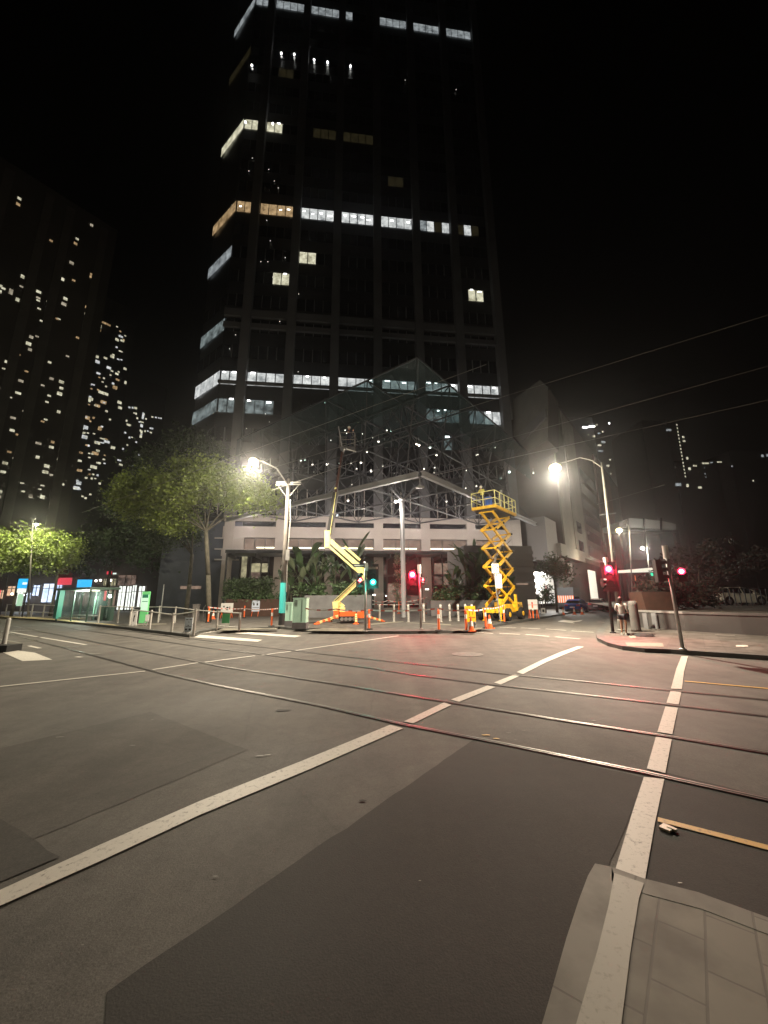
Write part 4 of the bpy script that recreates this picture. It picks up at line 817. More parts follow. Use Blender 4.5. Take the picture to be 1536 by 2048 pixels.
# timber utility pole with left lamp
ub = gp(563, 1250, PZ); ut = at(563.5, 958, ub.y)
up_ = thing('utility_pole', 'tall grey timber utility pole with teal light painted on its lower part and left street lamp', 'pole', ub)
MB().tube(ub + UP * .6, Vector((ub.x, ub.y, ut.z)), .19, .12, 12).build('shaft', M['pole'], up_, smooth=True)
MB().tube(ub, ub + UP * .62, .21, .2, 12).build('black_base', M['black'], up_)
MB().tube(Vector((ub.x + .0, ub.y - .03, at(563, 1226, ub.y).z)), Vector((ub.x, ub.y - .03, at(563, 1166, ub.y).z)), .205, .2, 12).build('painted_teal_light', M['teal'], up_)  # teal colour stands in for green light reflected on the pole
b = MB()
for z in (ut.z - .25, ut.z - .4): b.bar((ub.x - .85, ub.y, z), (ub.x + .85, ub.y, z), .07)
b.tube((ub.x - .8, ub.y, ut.z - .35), (ub.x, ub.y, ut.z - 1.4), .02); b.tube((ub.x + .8, ub.y, ut.z - .35), (ub.x, ub.y, ut.z - 1.4), .02); b.build('crossarm', M['steel'], up_)
b = MB(); b.path([(ub.x + .2, ub.y - .05, ut.z - 1.5), (ub.x + .28, ub.y - .1, ut.z - 3), (ub.x + .2, ub.y - .12, ut.z - 5), (ub.x + .24, ub.y - .1, 2.2)], .035); b.box((ub.x + .22, ub.y - .15, 4.6), (.22, .2, .7)); b.build('conduit', M['steel'], up_)
lh = at(507, 922, ub.y - 2.4)
b = MB(); b.path([(ub.x, ub.y, ut.z - .5), (ub.x - .6, ub.y - .9, ut.z + .45), (lh.x + .3, lh.y + .7, lh.z + .25), (lh.x, lh.y, lh.z + .12)], .045); b.build('lamp_arm', M['steel'], up_)
lamp_head(up_, lh, 1450, LAMPC, 1.0, None, True)
# right street lamp
def street_lamp(label, base, top, head, watts, col_=LAMPC, sc_=1.0, lens=None, r=.09, m='polel', cut=False):
    t = thing('street_lamp', label, 'street lamp', base)
    b = MB(); b.tube(base, top, r, r * .6, 10); b.build('pole', M[m], t, smooth=True)
    MB().lathe([(r * 2, 0), (r * 2, .05), (r * 1.3, .1), (r * 1.3, .5), (r, .55)], base, 10).build('pole_base', M[m], t)
    a = Vector(head) + UP * .14; mid = (top * .55 + a * .45) + UP * .35
    MB().path([top - UP * .3, top * .8 + a * .2 + UP * .15, mid, a], r * .32).build('lamp_arm', M[m], t)
    lamp_head(t, head, watts, col_, sc_, lens, cut); return t
rb = gp(1242, 1262, .13); rt = at(1203, 925, rb.y + .3)
rl = street_lamp('tall pale steel street lamp behind the standing woman, with glaring yellow lamp', rb, rt, at(1110, 935, rb.y - .4), 1250, cut=2)
b = MB(); p = at(1213, 1030, rb.y + .2); b.bar(p - Vector((.35, 0, 0)), p + Vector((.5, 0, .1)), .05); b.build('bracket', M['steel'], rl)
street_lamp('second street lamp down the cross street, hazy yellow, above the footbridge lamp', at(1262, 1190, 50).xy.to_3d() + UP * .13, at(1258, 1050, 50), at(1238, 1060, 50), 500, lens=E_['lamp'], sc_=1.2)
street_lamp('far street lamp with curved top in front of the footbridge', at(1301, 1190, 66).xy.to_3d() + UP * .13, at(1290, 1050, 66), at(1285, 1096, 65.5), 500, (1, .95, .8), lens=E_['lampc'])
street_lamp('street lamp glowing inside the leftmost lit tree', at(60, 1210, 40).xy.to_3d() + UP * PZ, at(66, 1040, 40), at(73, 1048, 38.4), 280, (1, .93, .6), .45, E_['lampc'])
# unseen street lamps added outside the view as fill light
street_lamp('unseen street lamp added for fill beside the foreground footpath behind the viewpoint', Vector((-9, -4.5, .0)), Vector((-9, -4.5, 9.0)), Vector((-8, -3.2, 9.0)), 8)
street_lamp('unseen street lamp added for fill on the near side of the tram street, left of the view', Vector((-27.5, 11, .0)), Vector((-27.5, 11, 9.5)), Vector((-26, 12, 9.5)), 380)
street_lamp('unseen street lamp added for fill on the near side of the tram street, right of the view', Vector((13.5, -6, .0)), Vector((13.5, -6, 9.5)), Vector((12.5, -4.4, 9.5)), 18)
# tram and tie wires
def wire(pxs, z, label, r=.011, ext=0, sag=0.0):
    q = [gp(x, y, 0) if False else None for x, y in pxs]; pts = []
    for x, y in pxs: 
        d = ray(x, y); t = (z - H) / d.z; pts.append(Vector((0, 0, H)) + d * t)
    a, c = pts; dd = (c - a).normalized(); a = a - dd * ext; c = c + dd * ext
    pp = [a.lerp(c, k / 14) - UP * sag * 4 * (k / 14) * (1 - k / 14) for k in range(15)]
    mb = MB().path([p - a for p in pp], r, 4); o = mb.build('overhead_wire', M['steel'], None); o.matrix_basis = Matrix.Translation(a); tag(o, label, 'wire', 'overhead tram wires'); return o
wire([(200, 1012), (773, 802)], 9.2, 'highest overhead tram wire, passing just above the left street lamp', .012, 4)
wire([(330, 1002), (1536, 630)], 8.4, 'long overhead wire rising past the tower base to the right edge', .009, 4)
wire([(879, 948), (1536, 800)], 7.4, 'overhead wire running from the canopy corner past the right street lamp', .009, 1.5)
wire([(1040, 870), (1400, 770)], 8.6, 'faint short overhead wire above the right street lamp', .007, 3)
wire([(560, 975), (690, 930)], 9.0, 'short tie wire at the utility pole crossarm', .010, 1)
wire([(1215, 1003), (1300, 978)], 8.6, 'tie wire fixed to the bracket of the right street lamp', .010, 1)

# ================================================================== TRAFFIC SIGNALS
def cyl_y(mb, c, r, dpt, n=14, dirv=None):
    c = Vector(c); dirv = dirv or Vector((0, -1, 0)); mb.tube(c, c + dirv * dpt, r, r, n)
def signal(root, p, yaw, lit, n=3, s=1.0, board=True, kind=''):
    """head centred at p, facing local -Y after yaw; returns housing"""
    m3 = Matrix.Rotation(yaw, 3, 'Z'); hh = .3 * n * s; T = lambda x, y, z: Vector(p) + m3 @ Vector((x, y, z)) * 1.0
    b = MB(); b.box(p, (.32 * s, .2 * s, hh), yaw); hs = b.build('signal_housing', M['black'], root)
    if board: MB().box(T(0, .1 * s, 0), (.56 * s, .02, hh + .3 * s), yaw).build('backboard', M['black'], root)
    dv = m3 @ Vector((0, -1, 0))
    for k in range(n):
        z = hh / 2 - .15 * s - k * .3 * s; c = T(0, -.1 * s, z)
        if lit == k or (isinstance(lit, tuple) and lit[0] == k):
            colr = kind or ('red' if k == 0 else 'green')
            x = MB(); x.tube(c, c + dv * .02, .135 * s, .135 * s, 16); x.build('signal_lens', E_[colr], root)
            x = MB(); x.tube(c + dv * .02, c + dv * .025, .085 * s, .08 * s, 12); x.build('signal_core', E_['redcore' if colr == 'red' else 'gcore'], root)
        else:
            x = MB(); x.tube(c, c + dv * .015, .1 * s, .1 * s, 12); x.build('signal_lens', M['dark'], root)
        x = MB(); a0 = 0
        nn = 9; ang = [math.pi * (-.05 + 1.1 * i / nn) for i in range(nn + 1)]
        rr = .145 * s; vs = [];
        for i in range(nn + 1):
            o_ = m3 @ Vector((math.cos(ang[i]) * rr, 0, math.sin(ang[i]) * rr)); vs += [c + o_, c + o_ + dv * .22 * s]
        x.add(vs, [(2 * i, 2 * i + 1, 2 * i + 3, 2 * i + 2) for i in range(nn)]); x.build('visor', M['black'], root)
    return hs
def sigpole(label, pb, pt, r=.06, m='steel', cap=None):
    t = thing('traffic_signal', label, 'traffic light', pb)
    MB().tube(pb, pt, r, r, 10).build('pole', M[m], t, smooth=True)
    MB().lathe([(r * 1.9, 0), (r * 1.9, .04), (r * 1.05, .06)], pb, 10).build('pole_base', M[m], t)
    if cap: MB().tube(pt - UP * cap, pt + UP * .08, r * 1.55, r * 1.55, 12).build('pole_cap', M['whiteref'], t)
    return t
def yaw_to(p, extra=0): return math.atan2(p.x, p.y) * -1 + extra
# A: between boom lift and cabinets (red man + green)
pa = gp(731, 1263, PZ); ta = at(730.5, 1130, pa.y)
sA_ = sigpole('traffic signal pole with street name blades, small red lamp left and green lamp right', pa, ta)
signal(sA_, at(718, 1160, pa.y), yaw_to(pa, .5), 1, 3, .8, False, 'red'); signal(sA_, at(746, 1152, pa.y), yaw_to(pa), 2, 3, 1.05, True)
MB().box(at(718, 1131, pa.y - .1), (.62, .02, .17), .35).build('street_name_blade', M['navy'], sA_)
MB().box(at(718, 1131, pa.y - .115), (.5, .02, .05), .35).build('blade_lettering', M['whiteref'], sA_)
MB().box(at(746, 1136, pa.y - .15), (.48, .02, .12), -.2).build('street_name_blade', M['whiteref'], sA_)
MB().box(at(733, 1134, pa.y - .1), (.16, .05, .42), 0).build('sign_bracket', M['whiteref'], sA_)
point('green_halo', at(746, 1166, pa.y - .4), 5, (.05, 1, .75), sA_, .1); spot('green_glow', at(746, 1166, pa.y - .35), (0, -1, -.25), 14, (.05, 1, .75), sA_, 120)
# B: in front of the entrance, red
pb_ = gp(842, 1258, PZ); tb_ = at(838.5, 1132, pb_.y)
sB_ = sigpole('traffic signal with glaring red lamp and white pole cap before the tower entrance', pb_, tb_, .065, cap=.42)
signal(sB_, at(825, 1163, pb_.y), yaw_to(pb_), 0, 3, 1.25, True); signal(sB_, at(849, 1162, pb_.y), yaw_to(pb_, -1.0), 0, 2, .75, False, 'red')
point('red_halo', at(825, 1152, pb_.y - .45), 60, (1, .02, .05), sB_, .1); spot('red_glow', at(824, 1152, pb_.y - .4), (0, -1, -.3), 90, (1, .02, .05), sB_, 110)
# C: right corner, red
pc = gp(1226, 1266, .13); tc_ = at(1211, 1118, pc.y)
sC_ = sigpole('traffic signal on a dark pole with glaring red lamp beside the standing woman', pc, tc_, .07, 'black', cap=.4)
signal(sC_, at(1219, 1153, pc.y - .2), yaw_to(pc), 0, 3, 1.15, True); signal(sC_, at(1206, 1166, pc.y - .05), yaw_to(pc, 1.2), -1, 2, .7, False)
point('red_halo', at(1219, 1140, pc.y - .6), 60, (1, .02, .05), sC_, .1); spot('red_glow', at(1219, 1142, pc.y - .6), (-.3, -1, -.35), 80, (1, .02, .05), sC_, 120)
# D: right, leaning steel pole
pd_ = gp(1366, 1300, .13); td_ = at(1330, 1096, pd_.y + .1)
sD_ = sigpole('leaning steel signal pole with white cap and red pedestrian lamp at the right', pd_, td_, .055, 'steel', cap=.36)
signal(sD_, at(1316, 1142, pd_.y + .1), yaw_to(pd_, math.pi * .62), -1, 3, .8, False)
signal(sD_, at(1364, 1150, pd_.y + .0), yaw_to(pd_), 0, 2, .75, False, 'red')
MB().bar(at(1336, 1150, pd_.y + .1), at(1360, 1152, pd_.y + .05), .04).build('mounting_bracket', M['black'], sD_)
spot('red_glow', at(1364, 1142, pd_.y - .4), (0, -1, -.3), 10, (1, .03, .05), sD_, 120)
E_['white2'] = E_['white']

# ================================================================== ROADSIDE FURNITURE
# mint cabinets
def cabinet(label, x0, x1, ytop, yb, dpt, Yoff=0):
    a = gp(x0, yb, PZ); c = gp(x1, yb, PZ); Y = (a.y + c.y) / 2 + Yoff; a = at(x0, yb, Y); c = at(x1, yb, Y); z1 = at((x0 + x1) / 2, ytop, Y).z
    wd = c.x - a.x; cx = (a.x + c.x) / 2; t = thing('electrical_cabinet', label, 'cabinet', (cx, Y, PZ))
    MB().box((cx, Y + dpt / 2, PZ + .17), (wd * 1.04, dpt * 1.05, .34)).build('plinth', M['planter'], t)
    MB().box((cx, Y + dpt / 2, (PZ + .34 + z1) / 2), (wd, dpt, z1 - PZ - .34)).build('cabinet_body', M['mint'], t)
    MB().box((cx, Y + dpt / 2, z1 + .02), (wd * 1.06, dpt * 1.06, .05)).build('lid', M['mint'], t)
    b = MB(); b.bar((cx + wd * .18, Y - .006, PZ + .4), (cx + wd * .18, Y - .006, z1 - .05), .012); b.build('door_seam', M['dark'], t)
    b = MB(); 
    for k in range(5): b.box((cx - wd * .28, Y - .008, z1 - .12 - k * .07), (wd * .22, .012, .03))
    b.build('label_plate', M['ink'], t); return t
cabinet('tall mint green electrical cabinet on a concrete plinth, right of the utility pole', 584, 611, 1197, 1258, .75)
cabinet('short narrow mint cabinet squeezed between utility pole and tall cabinet', 569, 583, 1206, 1254, .5, .2)
# steel bollards on the plaza
def bollard(label, x, yb, yt, g):
    p = gp(x, yb, PZ); zt = at(x, yt, p.y).z; t = thing('bollard', label, 'bollard', p, 0, g)
    MB().lathe([(.11, 0), (.11, .02), (.075, .03), (.075, zt - PZ - .03), (.06, zt - PZ)], p, 10).build('bollard_post', M['poleg'], t)
    MB().lathe([(.079, zt - PZ - .16), (.079, zt - PZ - .08)], p, 10).build('reflective_band', M['whiteref'], t)
for k, x in enumerate((759, 788, 817, 848, 882, 900, 917, 932, 945)):
    bollard('%s pale steel bollard from the left in the row before the tower entrance' % ORD[k], x, 1243.5 - (k > 4) * 1.5, 1208, 'plaza bollards')
for k, (x, y) in enumerate(((468, 1228), (483, 1228), (498, 1229), (532, 1228), (550, 1228))):
    bollard('%s pale post from the left behind the taped area left of the utility pole' % ORD[k], x, y, 1201, 'posts behind the taped area')
# delineator posts
def post_geo():
    t = thing('delineator_post', 'x', 'bollard', (0, 0, 0), 0, 'orange delineator posts')
    MB().lathe([(.2, 0), (.2, .04), (.09, .07)], n=12).build('rubber_base', M['rubber'], t)
    MB().lathe([(.06, .07), (.055, 1.0), (.03, 1.06)], n=10).build('post', M['orange'], t)
    MB().lathe([(.062, .62), (.061, .82)], n=10).build('reflective_band', M['whiteref'], t); return t
dp = post_geo(); first = True
for lbl, x, y in (('orange delineator post right beside the street name signal pole', 738, 1259), ('orange delineator post alone on the kerb in front of the plaza bollards', 878, 1262), ('orange and white delineator post left of the yellow roadwork sign', 933, 1263),
        ('orange delineator post touching the cone right of the yellow sign', 972, 1256), ('orange delineator post at the scissor lift wheel by the speed sign pole', 1009, 1245), ('orange delineator post at the foot of the plane tree', 416, 1245), ('orange delineator post in the taped area between two white boards', 488, 1236),
        ('red and white delineator post just left of the utility pole', 543, 1253), ('orange delineator post under the white board by the parked blue car kerb', 1067, 1238)):
    p = gp(x, y, PZ)
    if first: dp.matrix_basis = Matrix.Translation(p); dp['label'] = lbl; first = False
    else: copy_tree(dp, p, 0, lbl)
def cone_geo():
    t = thing('traffic_cone', 'x', 'cone', (0, 0, 0), 0, 'orange traffic cones')
    MB().box((0, 0, .02), (.38, .38, .04)).build('cone_base', M['orange'], t)
    MB().lathe([(.14, .04), (.03, .72)], n=14).build('cone_body', M['orange'], t)
    MB().lathe([(.108, .26), (.068, .50)], n=14).build('reflective_collar', M['whiteref'], t); return t
cn = cone_geo(); first = True
for lbl, x, y, z in (('orange cone with white collar directly in front of the yellow roadwork sign', 943, 1263, PZ), ('orange cone with white collar between roadwork sign and speed sign', 980, 1257, PZ), ('small orange cone right of the plane tree trunk', 426, 1238, PZ), ('leftmost of the three cones behind the blue car', 1127, 1230, 0),
        ('middle of the three cones behind the blue car', 1149, 1229, 0), ('rightmost of the three cones behind the blue car', 1164.5, 1229, 0), ('orange cone standing far left behind the tape near the shelter', 458, 1226, PZ)):
    p = gp(x, y, z)
    if first: cn.matrix_basis = Matrix.Translation(p); cn['label'] = lbl; first = False
    else: copy_tree(cn, p, rnd.uniform(0, 1), lbl)
# barrier tape
def tape(label, pts, sag=.08):
    a = Vector(pts[0]); w_ = MB(); r_ = MB()
    for i in range(len(pts) - 1):
        A, B_ = Vector(pts[i]), Vector(pts[i + 1]); n = max(4, int((B_ - A).length / .22))
        f = lambda t: A.lerp(B_, t) - UP * sag * 4 * t * (1 - t)
        for k in range(n):
            p, q = f(k / n), f((k + 1) / n); mb = w_.mat(1 if k % 3 == 0 else 0); tw = .035
            mb.poly([p - UP * tw, q - UP * tw, q + UP * tw, p + UP * tw])
    t = thing('barrier_tape', label, 'barrier tape', a); w_.build('tape_strip', [M['tapew'], M['taper']], t); return t
def tp(x, y, bx, by, z=PZ): Y = gp(bx, by, z).y; return at(x, y, Y)
tape('red and white tape strung from the cabinets past the boom lift to the roadwork sign', [tp(611, 1217, 611, 1258), tp(672, 1218, 672, 1259), tp(738, 1220, 738, 1259), tp(878, 1217, 878, 1262), tp(933, 1219, 933, 1263), tp(972, 1217, 972, 1256), tp(1009, 1210, 1009, 1245)])
tape('red and white tape across the taped area left of the utility pole', [tp(416, 1214, 416, 1245), tp(488, 1217, 488, 1236), tp(556, 1217, 556, 1250)])
tape('upper red and white tape between the posts behind the white boards', [tp(468, 1208, 468, 1228), tp(550, 1203, 550, 1228)])
tape('sagging red and white tape across the tower entrance', [tp(738, 1196, 738, 1226), tp(775, 1201, 775, 1226), tp(855, 1194, 855, 1226)], .3)
tape('lower red and white tape across the tower entrance steps', [tp(738, 1208, 738, 1227), tp(855, 1207, 855, 1227)], .1)
for k, (x, y) in enumerate(((738, 1227), (798, 1227), (855, 1227))):
    p = gp(x, y, PZ); b = MB(); b.lathe([(.2, 0), (.2, .05), (.05, .08), (.05, 1.25)], p, 8); o = b.build('tape_stand', M['orange']); origin_to(o, p); tag(o, '%s orange stand holding tape across the tower entrance' % ('left', 'middle', 'right')[k], 'post', 'entrance tape stands')
# signs
def board(name, label, cat, x0, y0, x1, y1, yb, face, extra=None, legs='orange', z=PZ, tilt=0.0, th=.03, strokes=(), ink='ink'):
    """panel between two photo corners standing at the depth of ground pixel yb"""
    Y = gp((x0 + x1) / 2, yb, z).y; a = at(x0, y1, Y); c = at(x1, y0, Y); cx = (a.x + c.x) / 2; wd = c.x - a.x; hh = c.z - a.z; t = thing(name, label, cat, (cx, Y, z))
    MB().box((cx, Y, (a.z + c.z) / 2), (wd, th, hh), 0).build('sign_panel', face, t)
    if legs:
        for sx in (-1, 1): MB().bar((cx + sx * wd * .38, Y + .05, a.z + .02), (cx + sx * wd * .42, Y + .25, z), .04).build('leg', M[legs], t)
        for sx in (-1, 1): MB().bar((cx + sx * wd * .38, Y + .03, a.z + .1), (cx + sx * wd * .42, Y - .2, z), .04).build('leg', M[legs], t)
    if strokes:
        s = MB()
        for (u0, v0, u1, v1) in strokes: s.box((a.x + wd * (u0 + u1) / 2, Y - th / 2 - .004, c.z - hh * (v0 + v1) / 2), (wd * abs(u1 - u0), .006, hh * abs(v1 - v0)))
        s.build('printed_marks', M[ink] if ink in M else ink, t)
    return t
ysign = mat('sign_yellow', (.9, .5, .012), .5)
board('roadwork_sign', 'yellow roadwork sign with dark markings behind the delineator and cone on the kerb', 'sign', 931, 1212, 950, 1244, 1256, ysign, legs='black', strokes=((.15, .1, .3, .12), (.4, .1, .44, .62), (.52, .2, .9, .23), (.7, .32, .74, .55), (.15, .4, .19, .58), (.3, .70, .95, .73)))
board('roadwork_sign_wide', 'wide white board with dark pictogram in the taped area by the tree', 'sign', 441, 1206, 467, 1225, 1236, M['sign'], strokes=((.45, .4, .62, .75), (.2, .3, .3, .45), (.7, .35, .76, .6)))['group'] = 'taped area boards'
board('footpath_sign', 'pale blue-white board with two dark marks on orange legs left of the utility pole', 'sign', 503, 1201, 520, 1223, 1233, mat('sign_pale_blue', (.55, .62, .75), .5), strokes=((.15, .25, .35, .45), (.6, .25, .8, .45), (.1, .62, .95, .66)))
board('a_frame_sign', 'green and white a-frame board behind the kerbside rail near the taped area', 'sign', 443, 1227, 460, 1253, 1256, mat('sign_green', (.05, .24, .09), .5), legs=None, strokes=((.0, .75, 1, 1.0),), ink='whiteref')
board('a_frame_sign', 'white a-frame sign with round dark emblem at the left end of the rail', 'sign', 262, 1222, 276, 1252, 1252, M['sign'], legs='steel', strokes=((.35, .3, .5, .7), (.5, .22, .6, .4), (.3, .1, .7, .13)))
board('a_frame_sign', 'pale a-frame sign with small lines and two black squares at the rail corner', 'sign', 368, 1235, 386, 1264, 1266, mat('sign_pale', (.58, .66, .74), .5), legs='steel', strokes=((.15, .12, .45, .17), (.6, .12, .9, .17), (.45, .3, .6, .33), (.15, .6, .9, .63), (.4, .52, .6, .56), (.1, .76, .38, .88), (.6, .76, .88, .88)))
board('notice_box', 'small pale box on a post beside the green information pillar', 'sign', 290, 1229, 299, 1243, 1251, M['sign'], legs='steel')
board('warning_board', 'white board with red print above an orange post by the scissor lift rear wheel', 'sign', 1057, 1199, 1074, 1219, 1237, M['sign'], legs='orange', strokes=((.35, .25, .5, .5), (.0, .52, 1, .56)), ink='red')
board('estate_board', 'white board standing behind the graffiti wall fence near scissor lift', 'sign', 1062, 1188, 1078, 1200, 1226, M['louvre'], legs='steel')
# green information pillar
Y = gp(288, 1246, PZ).y; a = at(281, 1246, Y); c = at(298, 1183, Y); cx = (a.x + c.x) / 2; t = thing('information_pillar', 'leaning light green information pillar with mint top beside the tram stop rail', 'sign', (cx, Y, PZ))
MB().box((cx, Y, (PZ + c.z) / 2), (.55, .12, c.z - PZ)).build('pillar_body', E_['greenpanel'], t); MB().box((cx, Y - .065, c.z * .66), (.5, .01, c.z * .5)).build('lit_face', E_['mintpanel'], t)
b = MB(); b.box((cx, Y - .074, c.z * .86), (.42, .006, .24)); b.box((cx, Y - .074, c.z * .7), (.4, .006, .05)); b.build('printed_marks', M['greenk'] if 'greenk' in M else mat('deep_green', (.02, .2, .12), .5), t)
# speed sign
Ys = gp(1001, 1243, PZ).y; pbs = gp(1001, 1243, PZ); pts_ = at(985, 1125, Ys)
t = thing('speed_sign', 'speed limit sign above a white panel on a leaning pole before the scissor lift', 'sign', pbs)
MB().tube(pbs, pts_, .045, .04, 8).build('pole', M['steel'], t)
q = at(990.5, 1137, Ys - .08); MB().box(q, (.5, .02, .66), .0).build('speed_panel', M['whiteref'], t)
rg = MB(); n = 20
vs = [(q + Vector((math.cos(2 * math.pi * i / n) * r, -.014, math.sin(2 * math.pi * i / n) * r + .02))) for r in (.165, .215) for i in range(n)]
rg.add(vs, [(i, (i + 1) % n, n + (i + 1) % n, n + i) for i in range(n)]); rg.build('speed_ring', mat('ring_dark_red', (.12, .03, .03), .5), t)
def text(body, loc, size, m, parent, rz=0, name='lettering', wrap=None):
    cu = bpy.data.curves.new(name, 'FONT'); cu.body = body; cu.size = size; cu.align_x = 'CENTER'; cu.align_y = 'CENTER'; cu.extrude = .002; cu.materials.append(m)
    tmp = bpy.data.objects.new('tmp', cu); me = bpy.data.meshes.new_from_object(tmp); bpy.data.objects.remove(tmp); me.name = name
    if not me.materials: me.materials.append(m)
    o = bpy.data.objects.new(name, me); col.objects.link(o); o.parent = parent
    o.matrix_basis = parent.matrix_basis.inverted() @ (Matrix.Translation(Vector(loc)) @ Matrix.Rotation(rz, 4, 'Z') @ Matrix.Rotation(math.pi / 2, 4, 'X')); return o
text('20', q + Vector((0, -.02, .02)), .25, M['ink'], t, name='speed_numerals')
q = at(997, 1162, Ys - .08); MB().box(q, (.46, .02, 1.0), .0).build('parking_panel', M['sign'], t)
b = MB(); b.box(q + Vector((-.12, -.014, .4)), (.06, .006, .16)); b.box(q + Vector((.08, -.014, .42)), (.1, .006, .04)); b.box(q + Vector((.1, -.014, -.1)), (.08, .006, .09)); b.build('printed_marks', M['ink'], t)
# pedestrian rail
def ped_rail(label, posts, rails):
    p0 = gp(*posts[0][:2], PZ); t = thing('pedestrian_rail', label, 'railing', p0)
    tops = []
    for (x, y, yt) in posts:
        p = gp(x, y, PZ); zt = at(x, yt, p.y).z; tops.append(Vector((p.x, p.y, zt))); MB().tube(p, (p.x, p.y, zt), .06, n=8).build('post', M['poleg'], t)
    for f in rails:
        b = MB(); q = [Vector((a.x, a.y, PZ + (a.z - PZ) * f)) for a in tops]; b.path(q, .035, 6); b.build('rail', M['poleg'], t)
ped_rail('kerbside steel railing from the white a-frame sign to the pavement corner', [(259, 1251, 1216), (299, 1258, 1220), (343, 1264, 1226), (387, 1271, 1218)], [.9])
ped_rail('rear steel railing running parallel behind the kerbside one', [(262, 1243, 1213), (316, 1245, 1212), (349, 1246, 1213), (386, 1248, 1218), (433, 1258, 1222)], [.94])
ped_rail('short steel railing around the green board right of the crossing', [(433, 1259, 1222), (478, 1263, 1225)], [.96, .2])
ped_rail('long thin railing in front of the tram shelter and ad panels', [(10, 1232, 1208), (38, 1233, 1208), (62, 1234, 1208), (85, 1236, 1209), (110, 1238, 1210)], [.95, .4])
ped_rail('thin railing between the tram shelter and the green bins', [(196, 1246, 1211), (234, 1247, 1212), (259, 1248, 1213)], [.95])
for lbl, x, y, yt, m in (('thin leaning signal stay pole behind the rails', 320, 1240, 1169, 'steel'), ('slim dark post of the tram stop railing under the left trees', 0, 1230, 1150, 'black')):
    p = gp(x, y, PZ); zt = at(x, yt, p.y).z; b = MB(); b.tube(p, (p.x, p.y, zt), .04, n=8); b.lathe([(.1, 0), (.1, .04), (.045, .06)], p, 8); o = b.build('thin_pole', M[m]); origin_to(o, p); tag(o, lbl, 'pole')
# bench hoop left of the tree
p = gp(405, 1242, PZ); b = MB(); b.path([p, p + UP * 1.0, p + UP * 1.25 + Vector((.2, 0, 0)), p + UP * 1.3 + Vector((.5, 0, 0))], .035); o = b.build('bike_hoop', M['steel']); origin_to(o, p); tag(o, 'bent steel hoop beside the plane tree trunk', 'bike rack')
p = gp(390, 1243, PZ); b = MB(); b.box(p + UP * .62, (.38, .38, 1.24)); b.box(p + UP * 1.26, (.42, .42, .05)); o = b.build('meter_box', M['louvre']); origin_to(o, p); tag(o, 'grey square meter box left of the plane tree trunk', 'box')
# tram shelter
a = gp(112, 1241, PZ); c = gp(172, 1244, PZ); dv = (c - a).normalized(); nv = Vector((dv.y, -dv.x, 0)); nv = nv if nv.y > 0 else -nv
t = thing('tram_shelter', 'glass tram shelter with lit ceiling and blue sign at the stop on the left', 'shelter', a)
zr = at(150, 1180, (a.y + c.y) / 2).z; L_ = (c - a).length
S_ = lambda s, d, z: Vector((a.x, a.y, 0)) + dv * s * L_ + nv * d + UP * z
b = MB(); b.hexa([S_(-.03, -.3, zr), S_(1.1, -.3, zr), S_(1.1, 1.9, zr), S_(-.03, 1.9, zr)], [S_(-.03, -.3, zr + .18), S_(1.1, -.3, zr + .18), S_(1.1, 1.9, zr + .18), S_(-.03, 1.9, zr + .18)]); b.build('roof', M['bin'], t)
b = MB()
for s, d in ((0, 0), (0, 1.6), (.5, 1.6), (1, 0), (1, 1.6), (.5, 0)): 
    MB().bar(S_(s, d, PZ), S_(s, d, zr), .09).build('post', M['bin'], t)
for s0, s1 in ((.02, .48), (.52, .98)): MB().poly([S_(s0, 1.6, .35), S_(s1, 1.6, .35), S_(s1, 1.6, zr - .1), S_(s0, 1.6, zr - .1)]).build('glass_panel', M['shelterglass'], t)
MB().poly([S_(0, .1, .35), S_(0, 1.5, .35), S_(0, 1.5, zr - .1), S_(0, .1, zr - .1)]).build('glass_panel', M['shelterglass'], t)
MB().hexa([S_(.1, .9, .5), S_(.8, .9, .5), S_(.8, 1.3, .5), S_(.1, 1.3, .5)], [S_(.1, .9, .58), S_(.8, .9, .58), S_(.8, 1.3, .58), S_(.1, 1.3, .58)]).build('bench', M['steel'], t)
MB().hexa([S_(0, -.02, .35), S_(1, -.02, .35), S_(1, .02, .35), S_(0, .02, .35)], [S_(0, -.02, .43), S_(1, -.02, .43), S_(1, .02, .43), S_(0, .02, .43)]).build('lower_rail', M['poleg'], t)
for s in (.42, .78): MB().box(S_(s, .6, zr - .06), (.9, .4, .08), ROTU).build('ceiling_light', E_['tube'], t)
MB().hexa([S_(.0, -.25, .3), S_(.1, -.25, .3), S_(.1, .1, .3), S_(.0, .1, .3)], [S_(.0, -.25, zr), S_(.1, -.25, zr), S_(.1, .1, zr), S_(.0, .1, zr)]).build('green_end_panel', mat('shelter_green', (.04, .25, .18), .5), t)
q = at(169, 1167, (a.y + c.y) / 2 - .2); MB().box(q, (1.05, .1, .62), .1).build('blue_sign', E_['sky'], t)
point('shelter_light', S_(.55, .7, zr - .5), 45, (.9, 1, .85), t)
